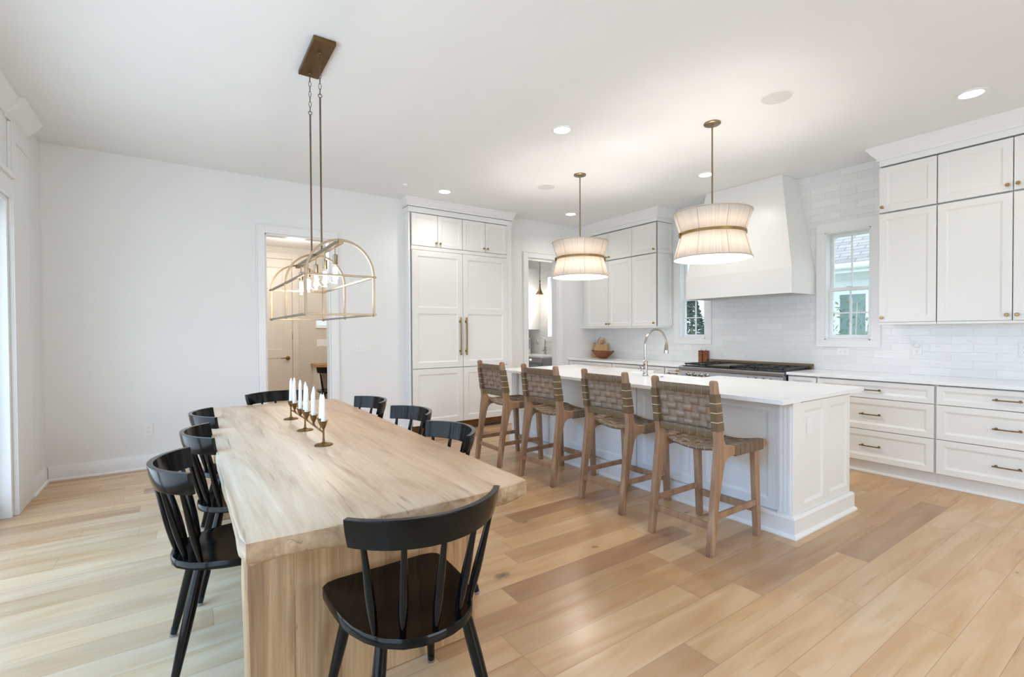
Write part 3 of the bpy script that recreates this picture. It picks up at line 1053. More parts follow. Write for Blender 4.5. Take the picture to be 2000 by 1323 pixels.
for k in (0, 1, 3):
    grate(gy[k] + 0.002, gy[k + 1] - 0.002)
    for cx in (5.415, 5.69):
        build('burner', MB().lathe([(0.045, 0.914), (0.045, 0.922), (0.034, 0.926), (0.030, 0.932), (0.001, 0.932)], (cx, (gy[k] + gy[k + 1]) / 2, 0), 20), 'brassdark', t)
build('griddle', MB().box(5.285, 5.80, gy[2] + 0.01, gy[3] - 0.01, 0.914, 0.934).box(5.80, 5.84, gy[2] + 0.01, gy[3] - 0.01, 0.914, 0.950), 'burner', t, 0.003)

# ================================================================== ISLAND
t = thing('kitchen_island', (3.70, 3.15, 0), 'long white panelled kitchen island base', 'kitchen island')
ix0, ix1, iy0, iy1 = 3.285, 4.135, 1.560, 4.74
mb = MB()
mb.box(ix0 + 0.02, ix1 - 0.02, iy0 + 0.02, iy1 - 0.02, 0.0, 0.60)
mb.box(ix0 + 0.02, ix1 - 0.02, iy0 + 0.02, 2.66, 0.60, 0.883)
mb.box(ix0 + 0.02, ix1 - 0.02, 3.56, iy1 - 0.02, 0.60, 0.883)
mb.box(ix0 + 0.02, 3.80, 2.66, 3.56, 0.60, 0.883)
# corner posts with reeded faces
for (xa, ya) in ((ix0 - 0.03, iy0 - 0.03), (ix0 - 0.03, iy1 - 0.07)):
    mb.box(xa, xa + 0.10, ya, ya + 0.10, 0.12, 0.883)
    for k in range(3):
        mb.box(xa - 0.006, xa, ya + 0.014 + k * 0.028, ya + 0.030 + k * 0.028, 0.15, 0.86)
mb.box(ix1 - 0.05, ix1, iy0 - 0.005, iy0 + 0.05, 0.12, 0.883)
build('body', mb, 'cab', t, 0.002)
# end panels (facing the camera)
TE = TY(iy0 - 0.005)
d = MB()
frame_panel(d, TE, 3.362, 3.748, 0.1355, 0.872, t=0.02, fr=0.055, bev=0.02)
build('end_panel', d, 'cab', t)
d = MB()
frame_panel(d, TE, 3.748, 4.130, 0.1355, 0.872, t=0.02, fr=0.055, bev=0.02)
build('end_panel', d, 'cab', t)
d = MB()
frame_panel(d, lambda u, w_, dd: (u, iy1 - 0.02 + dd, w_), 3.362, 4.130, 0.155, 0.865, t=0.02)
build('end_panel', d, 'cab', t)
# seating-side panels
span = [1.635, 2.245, 2.86, 3.475, 4.09, 4.665]
for a, b in zip(span[:-1], span[1:]):
    d = MB()
    frame_panel(d, TX(ix0 + 0.018), a + 0.004, b - 0.004, 0.138, 0.872, t=0.02, fr=0.065, bev=0.02)
    build('side_panel', d, 'cab', t)
for a, b in ((1.60, 2.13), (2.13, 2.66), (3.56, 4.15), (4.15, 4.72)):
    d = MB()
    frame_panel(d, TXp(ix1 - 0.018), a + 0.003, b - 0.003, 0.150, 0.865, t=0.02)
    dd = build('door', d, 'cab', t)
    knob(TXp(ix1 - 0.018), b - 0.035, 0.80, dd)
# base moulding
bp = [(0, 0), (0.030, 0), (0.029, 0.010), (0.018, 0.024), (0.014, 0.026), (0.014, 0.120), (0.006, 0.133), (0, 0.135)]
ring = []
bx0, bx1, by0, by1 = ix0 - 0.035, ix1 + 0.004, iy0 - 0.035, iy1 + 0.035
mb = MB()
rings = []
for p, q in bp:
    rings.append([(bx0 - p, by0 - p, q), (bx1 + p, by0 - p, q), (bx1 + p, by1 + p, q), (bx0 - p, by1 + p, q)])
rings.append([(ix0 + 0.02, iy0 + 0.02, 0.135), (ix1 - 0.02, iy0 + 0.02, 0.135), (ix1 - 0.02, iy1 - 0.02, 0.135), (ix0 + 0.02, iy1 - 0.02, 0.135)])
mb.loft(rings, caps=False)
build('base_moulding', mb, 'cab', t, smooth=False)
# worktop with the sink notch
poly = [(3.075, 1.505), (4.305, 1.505), (4.305, 2.715), (3.86, 2.715), (3.86, 3.505), (4.305, 3.505), (4.305, 4.795), (3.075, 4.795)]
mb = MB().prism(poly, 0.884, 0.914, lambda p, q, tt: (p, q, tt))
build('island_countertop', mb, 'quartz', bevel=0.002, label='long white quartz slab on top of the kitchen island', cat='countertop')
# farmhouse sink
mb = MB()
sx0, sx1, sy0, sy1, sz0, sz1 = 3.84, 4.33, 2.70, 3.52, 0.655, 0.882
mb.box(sx0, sx1, sy0, sy1, sz0, sz0 + 0.02)
mb.box(sx0, sx0 + 0.022, sy0, sy1, sz0 + 0.02, sz1)
mb.box(sx1 - 0.022, sx1, sy0, sy1, sz0 + 0.02, sz1)
mb.box(sx0 + 0.022, sx1 - 0.022, sy0, sy0 + 0.022, sz0 + 0.02, sz1)
mb.box(sx0 + 0.022, sx1 - 0.022, sy1 - 0.022, sy1, sz0 + 0.02, sz1)
build('farmhouse_sink', mb, 'fireclay', bevel=0.004, label='white farmhouse sink let into the far side of the island', cat='sink')
# faucet
def gooseneck(name, base, reach, top, tip, dirv, label, r=0.011, mat='nickel', handle=True):
    x, y, z = base
    t_ = thing(name, base, label, 'faucet')
    b = MB().lathe([(0.001, 0), (0.030, 0), (0.030, 0.006), (0.024, 0.012), (0.021, 0.03), (0.024, 0.05), (0.024, 0.09), (0.021, 0.12), (0.024, 0.135), (0.024, 0.145), (0.014, 0.155), (0.001, 0.155)], base, 24)
    build('body', b, mat, t_)
    pts = [(x, y, z + 0.15)]
    rr = reach / 2
    zc = z + top - rr
    pts.append((x, y, z + 0.25))
    for k in range(17):
        a = PI - PI * k / 16
        o_ = rr + rr * math.cos(a)
        pts.append((x + dirv[0] * o_, y + dirv[1] * o_, zc + rr * math.sin(a)))
    ex, ey = x + dirv[0] * reach, y + dirv[1] * reach
    pts.append((ex, ey, z + tip + 0.10))
    build('spout', MB().tube(pts, r, 14), mat, t_)
    sh = MB().lathe([(0.012, 0.11), (0.014, 0.10), (0.014, 0.085), (0.017, 0.08), (0.022, 0.02), (0.024, 0.0), (0.020, -0.004), (0.001, -0.004)], (ex, ey, z + tip), 20)
    build('spray_head', sh, mat, t_)
    if handle:
        hb = MB().tube([(x, y, z + 0.075), (x - dirv[1] * 0 - 0.00, y + 0.055, z + 0.075)], 0.009, 12)
        hb.lathe([(0.013, 0.05), (0.016, 0.056), (0.010, 0.066), (0.001, 0.07)], (x, y, z + 0.075), 14, axis='y')
        for a in range(4):
            an = a * PI / 2 + 0.4
            hb.tube([(x, y + 0.062, z + 0.075), (x + 0.032 * math.cos(an), y + 0.062, z + 0.075 + 0.032 * math.sin(an))], [0.004, 0.006], 8)
        build('handle', hb, mat, t_)
    return t_
gooseneck('kitchen_faucet', (3.71, 3.12, 0.9145), 0.32, 0.455, 0.215, (1, 0), 'polished nickel gooseneck faucet with pull-down spray on the island')
build('air_switch', MB().lathe([(0.001, 0), (0.020, 0), (0.020, 0.004), (0.012, 0.006), (0.012, 0.012), (0.001, 0.013)], (3.745, 2.95, 0.9143), 20), 'soap', label='small round metal push button on the island worktop near the faucet', cat='button')

# ================================================================== PLATES ON WALLS
def plate(name, T, u, w_, wd, ht, label, kind='outlet', cat='outlet'):
    p = T(u, w_, 0)
    t_ = thing(name, p, label, cat)
    mb = MB()
    mb.box(u - wd / 2, u + wd / 2, w_ - ht / 2, w_ + ht / 2, 0.0005, 0.006, T=T)
    build('cover', mb, 'plastic', t_, 0.0015)
    if kind == 'outlet':
        s_ = MB()
        hor = wd > ht
        for k in (-1, 1):
            cu, cw_ = (u + k * 0.021, w_) if hor else (u, w_ + k * 0.021)
            for e in (-1, 1):
                if hor:
                    s_.box(cu - 0.005, cu + 0.005, cw_ + e * 0.007 - 0.001, cw_ + e * 0.007 + 0.001, 0.006, 0.0065, T=T)
                else:
                    s_.box(cu + e * 0.007 - 0.001, cu + e * 0.007 + 0.001, cw_ - 0.005, cw_ + 0.005, 0.006, 0.0065, T=T)
        build('sockets', s_, 'darkplastic', t_, smooth=False)
    elif kind == 'combo':
        s_ = MB()
        for e in (-1, 1):
            s_.box(u + e * 0.007 - 0.001, u + e * 0.007 + 0.001, w_ - 0.034, w_ - 0.024, 0.006, 0.0065, T=T)
        s_.box(u - 0.003, u + 0.003, w_ - 0.045, w_ - 0.041, 0.006, 0.0065, T=T)
        build('sockets', s_, 'darkplastic', t_, smooth=False)
        c = T(u, w_ + 0.025, 0.006)
        build('round_plug', MB().lathe([(0.024, 0), (0.023, -0.02), (0.018, -0.026), (0.001, -0.027)], c, 20, axis='x'), 'plastic', t_)
    else:
        n_ = kind
        s_ = MB()
        for k in range(n_):
            cu = u + (k - (n_ - 1) / 2) * 0.046
            s_.box(cu - 0.005, cu + 0.005, w_ - 0.012, w_ + 0.012, 0.006, 0.009, T=T)
            s_.box(cu - 0.004, cu + 0.004, w_ + 0.0, w_ + 0.010, 0.009, 0.016, T=T)
        build('toggles', s_, 'plastic', t_, 0.001)
    return t_
TA = TY(YA)
TB = TX(XR)
plate('wall_outlet', TA, -0.304, 0.388, 0.075, 0.12, 'white duplex outlet low on the bare dining wall')
plate('light_switch', TA, 1.845, 1.163, 0.165, 0.12, 'white three-toggle switch plate between doorway and refrigerator wall', 3, 'light switch')
plate('wall_outlet', TB, 2.258, 1.118, 0.12, 0.075, 'white horizontal outlet directly below the right-hand window')
plate('wall_outlet', TB, 1.622, 1.175, 0.078, 0.125, 'white outlet with a round plugged-in device on the tiles right of the window', 'combo')
plate('wall_outlet', TB, 0.895, 1.175, 0.078, 0.125, 'white outlet on the tiles cut by the right edge of the picture')
plate('wall_outlet', TB, 4.20, 1.118, 0.12, 0.075, 'white horizontal outlet directly below the left-hand window')
plate('island_switch', TY(iy0 - 0.025 + 0.010), 3.50, 0.705, 0.062, 0.118, 'white plate with a small knob on the end of the island', 1, 'light switch')

# ================================================================== COUNTER THINGS
# cutting board leaning on the tiles
def lean(x0, z0, tilt):
    ct, st = math.cos(tilt), math.sin(tilt)
    return lambda y, h, d: (x0 + h * st - d * ct, y, z0 + h * ct + d * st)
Tb = lean(5.80, 0.918, R(9))
out = []
cy = 5.84
wdt = 0.165
out += [(cy - wdt, 0.0), (cy + wdt, 0.0), (cy + wdt, 0.22)]
for k in range(5):
    a = k / 4 * PI / 2
    out.append((cy + wdt - 0.02 + 0.02 * math.cos(a), 0.22 + 0.02 * math.sin(a)))
for k in range(13):
    a = k / 12 * PI
    out.append((cy + 0.088 * math.cos(a), 0.245 + 0.095 * math.sin(a)))
for k in range(5):
    a = PI / 2 + k / 4 * PI / 2
    out.append((cy - wdt + 0.02 + 0.02 * math.cos(a), 0.22 + 0.02 * math.sin(a)))
hole = [(cy + 0.045 * math.cos(2 * PI * k / 24), 0.262 + 0.040 * math.sin(2 * PI * k / 24)) for k in range(24)]
bm = bmesh.new()
def ringv(pts, d):
    return [bm.verts.new(Tb(p, q, d)) for p, q in pts]
lay = []
for d in (0.0, 0.022):
    o_, h_ = ringv(out, d), ringv(hole, d)
    es = [bm.edges.new((o_[i], o_[(i + 1) % len(o_)])) for i in range(len(o_))] + [bm.edges.new((h_[i], h_[(i + 1) % len(h_)])) for i in range(len(h_))]
    bmesh.ops.triangle_fill(bm, edges=es, use_beauty=True)
    lay.append((o_, h_))
for k in (0, 1):
    a_, b_ = lay[0][k], lay[1][k]
    for i in range(len(a_)):
        j = (i + 1) % len(a_)
        bm.faces.new((a_[i], a_[j], b_[j], b_[i]))
bmesh.ops.recalc_face_normals(bm, faces=bm.faces)
me = bpy.data.meshes.new('cutting_board')
bm.to_mesh(me)
bm.free()
me.materials.append(M['board'])
o = bpy.data.objects.new('cutting_board', me)
COL.objects.link(o)
tag(o, 'pale wooden cutting board with a looped handle leaning on the tiles', 'cutting board')
t = thing('wooden_bowl', (5.62, 5.60, 0.914), 'oval reddish wooden bowl with two small handles in front of the cutting board', 'bowl')
mb = MB()
n = 36
rg = []
for (r_, h) in ((0.03, 0.0), (0.075, 0.003), (0.125, 0.035), (0.175, 0.085), (0.205, 0.118), (0.198, 0.120), (0.165, 0.085), (0.115, 0.042), (0.06, 0.016), (0.02, 0.012)):
    rg.append([(5.62 + 0.62 * r_ * math.cos(2 * PI * k / n), 5.60 + r_ * 1.1 * math.sin(2 * PI * k / n), 0.9148 + h) for k in range(n)])
mb.loft(rg)
build('bowl', mb, 'acacia', t)
for s_ in (-1, 1):
    pts = [(5.62 + 0.028 * math.cos(a), 5.60 + s_ * (0.208 + 0.030 * math.sin(a)), 0.9148 + 0.118 + 0.012 * math.sin(a)) for a in [PI * k / 8 for k in range(9)]]
    build('handle', MB().tube(pts, 0.005, 8), 'acacia', t)
for k, (yy, lab) in enumerate(((3.955, 'square wooden mill behind the range, the left of the pair'), (3.885, 'square wooden mill behind the range, the right of the pair'))):
    t = thing('pepper_mill', (5.855, yy, 0.914), lab, 'mill', 'wooden mills behind the range')
    build('body', box_mb(5.825, 5.882, yy - 0.028, yy + 0.028, 0.9148, 1.085), 'acacia', t, 0.003)
    build('knob', MB().lathe([(0.010, 0), (0.006, 0.004), (0.004, 0.010), (0.007, 0.014), (0.001, 0.018)], (5.853, yy, 1.085), 12), 'brass', t)

# ================================================================== PENDANTS
def pendant(x, y, label):
    t_ = thing('drum_pendant', (x, y, ZC), label, 'pendant light', 'double-cone drum pendants over the island')
    build('canopy', MB().lathe([(0.001, 0), (0.068, 0), (0.068, -0.010), (0.060, -0.016), (0.012, -0.018), (0.010, -0.030), (0.001, -0.030)], (x, y, ZC), 32), 'champagne', t_)
    build('rod', MB().lathe([(0.007, -0.02), (0.007, -0.86)], (x, y, ZC), 12), 'champagne', t_)
    zt, zm, zb = 2.345, 2.168, 1.960
    Rr, rm = 0.310, 0.255
    # cloth walls (object space centred on the axis for the radial strings)
    mb = MB()
    for k in range(2):
        za, zbb, ra, rb = ((zt, zm + 0.005, Rr, rm), (zm - 0.005, zb, rm, Rr))[k]
        mb.lathe([(ra, za - 2.168), (rb, zbb - 2.168)], (0, 0, 0), 64, cap=False)
    o_ = build('shade', mb, 'shade', t_, world=False, solid=0.003)
    o_.location = (0, 0, 2.168 - ZC)
    mb = MB()
    for (r_, z_) in ((Rr, zt), (Rr, zb)):
        mb.tube([(x + r_ * math.cos(2 * PI * k / 64), y + r_ * math.sin(2 * PI * k / 64), z_) for k in range(64)], 0.005, 8, closed=True)
    for k in range(8):
        a = 2 * PI * k / 8 + 0.2
        for (r0, z0_, r1, z1_) in ((Rr, zt, rm, zm), (rm, zm, Rr, zb)):
            mb.tube([(x + (r0 + 0.003) * math.cos(a), y + (r0 + 0.003) * math.sin(a), z0_), (x + (r1 + 0.003) * math.cos(a), y + (r1 + 0.003) * math.sin(a), z1_)], 0.0022, 6)
    build('shade_trim', mb, 'shadetrim', t_)
    mb = MB().lathe([(rm + 0.004, zm - 0.011), (rm + 0.013, zm - 0.011), (rm + 0.013, zm + 0.011), (rm + 0.004, zm + 0.011), (rm + 0.004, zm - 0.011)], (x, y, 0), 64, cap=False)
    for k in range(2):
        a = 2 * PI * k / 2 - 0.6
        cx_, cy_ = x + (rm + 0.018) * math.cos(a), y + (rm + 0.018) * math.sin(a)
        mb.box(cx_ - 0.007, cx_ + 0.007, cy_ - 0.007, cy_ + 0.007, zm - 0.035, zm + 0.010)
    build('brass_band', mb, 'brass', t_)
    mb = MB()
    for k in range(3):
        a = 2 * PI * k / 3 + 0.5
        mb.tube([(x, y, 2.25), (x + rm * math.cos(a), y + rm * math.sin(a), zm)], 0.003, 6)
        mb.tube([(x, y, 2.25), (x + 0.09 * math.cos(a + 0.5), y + 0.09 * math.sin(a + 0.5), 2.25)], 0.005, 8)
    build('spider', mb, 'champagne', t_)
    for k in range(3):
        a = 2 * PI * k / 3 + 1.0
        bx, by = x + 0.09 * math.cos(a), y + 0.09 * math.sin(a)
        build('socket', MB().lathe([(0.014, 0.012), (0.014, -0.035)], (bx, by, 2.245), 14), 'champagne', t_)
        build('bulb', MB().lathe([(0.010, 0), (0.014, -0.015), (0.029, -0.045), (0.031, -0.062), (0.022, -0.084), (0.001, -0.092)], (bx, by, 2.208), 18), 'bulb', t_)
    pointlight('pendant_lamp', (x, y, 2.06), 15, (1.0, 0.95, 0.89), 0.08)
    return t_
pendant(3.69, 2.39, 'near cream double-cone drum pendant with brass band, the larger looking one')
pendant(3.66, 3.99, 'far cream double-cone drum pendant with brass band, the smaller looking one')

# ================================================================== CHANDELIER
cx = 0.712
t = thing('linear_chandelier', (cx, 3.29, ZC), 'long open arched metal chandelier with bare glass bulbs over the dining table', 'chandelier')
mb = MB()
mb.box(cx - 0.064, cx + 0.064, 2.985, 3.445, ZC - 0.028, ZC - 0.0005)
build('canopy', mb, 'bronze', t, 0.003)
for yy, nl in ((3.125, 9), (3.405, 9)):
    ch = MB()
    z = ZC - 0.028
    ch.lathe([(0.016, 0), (0.014, -0.006), (0.006, -0.008), (0.005, -0.016)], (cx, yy, z), 14)
    L = 0.030
    k = 0
    zz = z - 0.012
    while zz > 2.83:
        pts = []
        for j in range(16):
            a = 2 * PI * j / 16
            px, pz = 0.0075 * math.cos(a), 0.019 * math.sin(a)
            pts.append((cx + (px if k % 2 else 0), yy + (0 if k % 2 else px), zz - 0.019 + pz))
        ch.tube(pts, 0.0019, 6, closed=True)
        zz -= 0.0335
        k += 1
    ch.tube([(cx + 0.011 * math.cos(2 * PI * j / 16), yy, zz - 0.009 + 0.011 * math.sin(2 * PI * j / 16)) for j in range(16)], 0.0025, 6, closed=True)
    build('chain', ch, 'rodmetal', t)
    build('rod', MB().tube([(cx, yy, zz - 0.02), (cx, yy, 1.865)], 0.0055, 12), 'rodmetal', t)
fy = (2.69, 3.285, 3.885)
hw = 0.181
zb_, zh = 1.452, 1.665
for yy in fy:
    pts = [(cx - hw, yy, zb_ - 0.012), (cx - hw, yy, zh)]
    for k in range(1, 24):
        a = PI - PI * k / 24
        pts.append((cx + hw * math.cos(a), yy, zh + 0.192 * math.sin(a)))
    pts += [(cx + hw, yy, zh), (cx + hw, yy, zb_ - 0.012)]
    build('arched_hoop', MB().tube(pts, 1.0, sq=(0.012, 0.012), upv=(0, 1, 0)), 'champagne', t)
mb = MB()
for s_ in (-1, 1):
    for z in (zb_, zh):
        mb.box(cx + s_ * hw - 0.006, cx + s_ * hw + 0.006, fy[0] - 0.012, fy[2] + 0.012, z - 0.006, z + 0.006)
for yy in (fy[0], fy[2]):
    for z in (zb_, zh):
        mb.box(cx - hw - 0.014, cx + hw + 0.014, yy - 0.0055, yy + 0.0055, z - 0.0055, z + 0.0055)
build('frame', mb, 'champagne', t, 0.001)
build('beam', box_mb(cx - 0.013, cx + 0.013, fy[0] - 0.012, fy[2] + 0.012, 1.838, 1.862), 'champagne', t, 0.001)
for k in range(5):
    yy = 2.81 + k * 0.238
    s_ = MB().lathe([(0.0035, 1.84), (0.0035, 1.795)], (cx, yy, 0), 10)
    s_.lathe([(0.005, 1.797), (0.0145, 1.793), (0.0145, 1.742), (0.012, 1.738)], (cx, yy, 0), 18)
    build('socket', s_, 'champagne', t)
    g = MB().lathe([(0.012, 1.742), (0.014, 1.730), (0.022, 1.705), (0.033, 1.680), (0.036, 1.662), (0.032, 1.645), (0.018, 1.632), (0.001, 1.629)], (cx, yy, 0), 24)
    b_ = build('bulb', g, 'bulbglass', t)
    f = MB()
    for j in range(6):
        a = 2 * PI * j / 6
        f.tube([(cx + 0.006 * math.cos(a), yy + 0.006 * math.sin(a), 1.722), (cx + 0.009 * math.cos(a + 0.5), yy + 0.009 * math.sin(a + 0.5), 1.655)], 0.0052, 6)
    build('filament', f, 'filament', b_)
    pointlight('chandelier_lamp', (cx, yy, 1.61), 1.0, (1.0, 0.90, 0.78), 0.03)

# ================================================================== DINING TABLE
def rnd_outline(x0, x1, y0, y1, amp, seed, step=0.05):
    rn = random.Random(seed)
    pts = []
    def seg(a, b, nrm):
        L = math.dist(a, b)
        n_ = max(2, int(L / step))
        ph = [rn.uniform(0, 6.28) for _ in range(4)]
        for i in range(n_):
            s_ = i / n_
            wob = sum(math.sin(s_ * L * f_ + p_) * c_ for f_, p_, c_ in zip((5, 11, 19, 37), ph, (0.5, 0.3, 0.2, 0.12)))
            k_ = min(1, s_ * L / 0.04, (1 - s_) * L / 0.04)
            pts.append((a[0] + (b[0] - a[0]) * s_ + nrm[0] * wob * amp * 0.45 * k_, a[1] + (b[1] - a[1]) * s_ + nrm[1] * wob * amp * k_))
    c = 0.012
    seg((x0 + c, y0), (x1 - c, y0), (0, 1))
    seg((x1, y0 + c), (x1, y1 - c), (1, 0))
    seg((x1 - c, y1), (x0 + c, y1), (0, 1))
    seg((x0, y1 - c), (x0, y0 + c), (1, 0))
    pts = [(px, py - 0.022 * math.sin(PI * (px - x0) / (x1 - x0))) if py < y0 + 0.03 else (px, py) for px, py in pts]
    return pts
t = thing('dining_table', (0.62, 3.0, 0), 'long pale reclaimed-wood dining table with a thick rough-edged top on slab legs', 'dining table')
tx0, tx1, ty0, ty1 = 0.125, 1.125, 1.535, 4.47
oA = rnd_outline(tx0, tx1, ty0, ty1, 0.007, 3)
oB = rnd_outline(tx0, tx1, ty0, ty1, 0.009, 8)
ccx, ccy = (tx0 + tx1) / 2, (ty0 + ty1) / 2
def inset(ps, d):
    r_ = []
    for x_, y_ in ps:
        r_.append((x_ - math.copysign(min(d, abs(x_ - ccx)), x_ - ccx) if abs(abs(x_ - ccx) - (tx1 - tx0) / 2) < 0.03 else x_,
                   y_ - math.copysign(min(d, abs(y_ - ccy)), y_ - ccy) if abs(abs(y_ - ccy) - (ty1 - ty0) / 2) < 0.03 else y_))
    return r_
mb = MB()
rings = []
zt, zl = 0.76, 0.688
mixo = lambda f_: [(a[0] * (1 - f_) + b[0] * f_, a[1] * (1 - f_) + b[1] * f_) for a, b in zip(oA, oB)]
rings.append([(x_, y_, zt) for x_, y_ in inset(mixo(0), 0.006)])
rings.append([(x_, y_, zt - 0.005) for x_, y_ in mixo(0)])
rings.append([(x_, y_, zt - 0.028) for x_, y_ in mixo(0.5)])
rings.append([(x_, y_, zl + 0.014) for x_, y_ in mixo(1)])
rings.append([(x_, y_, zl + 0.004 * math.sin(x_ * 23 + y_ * 9)) for x_, y_ in inset(mixo(1), 0.012)])
n = len(oA)
vs = [p for r_ in rings for p in r_]
fs_side, fs_cap = [], []
for k in range(len(rings) - 1):
    for i in range(n):
        j = (i + 1) % n
        (fs_cap if k == 0 else fs_side).append((k * n + i, k * n + j, (k + 1) * n + j, (k + 1) * n + i))
fs_cap += [list(range(n))[::-1], [(len(rings) - 1) * n + i for i in range(n)]]
mb.add(vs, fs_side, 'edge')
b0 = mb.mat('table')
for f_ in fs_cap:
    mb.f.append(list(f_))
    mb.mi.append(b0)
build('tabletop', mb, None, t, ang=50)
def slab(y0, y1, seed):
    mb = MB()
    rn = random.Random(seed)
    rr = []
    for z_ in (0.0, 0.004, 0.2, 0.45, 0.70):
        e = 0.006 if z_ == 0.0 else 0.0
        w_ = rn.uniform(-0.006, 0.006)
        X0, X1 = 0.162 + e + w_, 1.058 - e + w_
        rr.append([(X0 + 0.01, y0 + e, z_), (X1 - 0.01, y0 + e, z_), (X1, y0 + 0.01, z_), (X1, y1 - 0.01, z_), (X1 - 0.01, y1, z_), (X0 + 0.01, y1, z_), (X0, y1 - 0.01, z_), (X0, y0 + 0.01, z_)])
    mb.loft(rr)
    return build('leg', mb, 'slab', t)
slab(1.85, 1.965, 1)
slab(4.03, 4.145, 2)

# ================================================================== DINING CHAIRS
def make_chair():
    t_ = thing('dining_chair', (0, 0, 0), 'x', 'chair', 'black spindle-back dining chairs')
    # seat outline (local: front = +y)
    half = [(0.0, 0.250), (0.10, 0.252), (0.17, 0.252), (0.205, 0.244), (0.224, 0.225), (0.230, 0.19), (0.228, 0.10), (0.222, 0.0), (0.208, -0.07), (0.185, -0.13), (0.150, -0.185), (0.100, -0.226), (0.05, -0.244), (0.0, -0.249)]
    def outl(off=0.0):
        P = [(x_ - off * (1 if x_ > 0.01 else 0), y_ - off * (1 if y_ > 0 else -1)) for x_, y_ in half]
        return P + [(-x_, y_) for x_, y_ in P[-2:0:-1]]
    mb = MB()
    o0, o1 = outl(0.0), outl(0.010)
    zs = 0.455
    rg = [[(x_, y_, zs - 0.036) for x_, y_ in outl(0.012)], [(x_, y_, zs - 0.028) for x_, y_ in o0], [(x_, y_, zs - 0.006) for x_, y_ in o0], [(x_ * 0.985, y_ * 0.985, zs) for x_, y_ in o0]]
    # dished seat
    for s_, dz in ((0.86, -0.003), (0.66, -0.009), (0.40, -0.012), (0.12, -0.012)):
        rg.append([(x_ * s_, y_ * s_ , zs + dz) for x_, y_ in o0])
    mb.loft(rg)
    build('seat', mb, 'black', t_, world=False)
    # back rail: bent band
    N = 22
    lo, hi = [], []
    mb = MB()
    rings_ = []
    for i in range(N + 1):
        s_ = -1 + 2 * i / N
        a = s_ * R(50)
        Rr = 0.318
        x_ = Rr * math.sin(a)
        y_ = -0.300 + Rr * (1 - math.cos(a)) * 1.12
        nx, ny = math.sin(a), -math.cos(a)
        hh = 0.047 - 0.003 * s_ * s_
        ring_ = []
        for dz, dd in ((-hh, -0.010), (-hh, 0.012), (0, 0.015), (hh, 0.012), (hh, -0.010), (0, -0.009)):
            k = dz * 0.22
            ring_.append((x_ + nx * (dd + k), y_ + ny * (dd + k), 0.788 + dz))
        rings_.append(ring_)
    mb.loft(rings_)
    build('back_rail', mb, 'black', t_, bevel=0.003, world=False, ang=30)
    # spindles
    for bx, by, tx, ty in ((-0.157, -0.145, -0.210, -0.206), (-0.090, -0.192, -0.114, -0.270), (0.0, -0.222, 0.0, -0.295), (0.090, -0.192, 0.114, -0.270), (0.157, -0.145, 0.210, -0.206)):
        p0, p1 = Vector((bx, by, 0.440)), Vector((tx, ty, 0.756))
        pts = [p0.lerp(p1, k / 8) for k in range(9)]
        rs = [0.0085, 0.011, 0.0135, 0.0145, 0.014, 0.0125, 0.011, 0.0095, 0.0085]
        build('spindle', MB().tube(pts, rs, 12), 'black', t_, world=False)
    for sx, sy, fx, fy_ in ((-0.145, 0.140, -0.205, 0.255), (0.145, 0.140, 0.205, 0.255), (-0.140, -0.150, -0.215, -0.245), (0.140, -0.150, 0.215, -0.245)):
        p0, p1 = Vector((sx, sy, 0.430)), Vector((fx, fy_, 0.012))
        pts = [p0.lerp(p1, k / 6) for k in range(7)]
        lg = build('leg', MB().tube(pts, [0.0185, 0.0205, 0.021, 0.020, 0.018, 0.0155, 0.013], 16), 'black', t_, world=False)
        d = (p1 - p0).normalized()
        q = p1 - d * 0.028
        build('foot_cap', MB().tube([q, p1, p1 + Vector((0, 0, -0.0115))], [0.0165, 0.0160, 0.0150], 16), 'tip', lg, world=False, label='clear plastic foot cap')
    return t_
chair0 = make_chair()
chair0['label'] = 'black spindle-back chair at the near end of the table, its back to the camera'
chair0.location = (0.617, 1.545, 0)
def place_chair(x, y, rz, label):
    c = copy_tree(chair0)
    c.location = (x, y, 0)
    c.rotation_euler = (0, 0, rz)
    c['label'] = label
    return c
place_chair(0.192, 2.395, R(-90), 'black spindle-back chair on the left side of the table, nearest the camera')
place_chair(0.295, 3.045, R(-90), 'black spindle-back chair on the left side of the table, the middle one')
place_chair(0.338, 3.725, R(-90), 'black spindle-back chair on the left side of the table, the farthest one')
place_chair(0.988, 2.350, R(90), 'black spindle-back chair on the right side of the table, nearest the camera')
place_chair(1.052, 3.030, R(95), 'black spindle-back chair on the right side of the table, the middle one')
place_chair(0.990, 3.710, R(94), 'black spindle-back chair on the right side of the table, the farthest one')
place_chair(0.690, 4.440, R(184), 'black spindle-back chair at the far end of the table, facing the camera')
hc = place_chair(1.93, 7.80, R(-8), 'black spindle-back chair pulled to the desk in the room beyond the doorway')
hc['group'] = 'chair beyond the doorway'

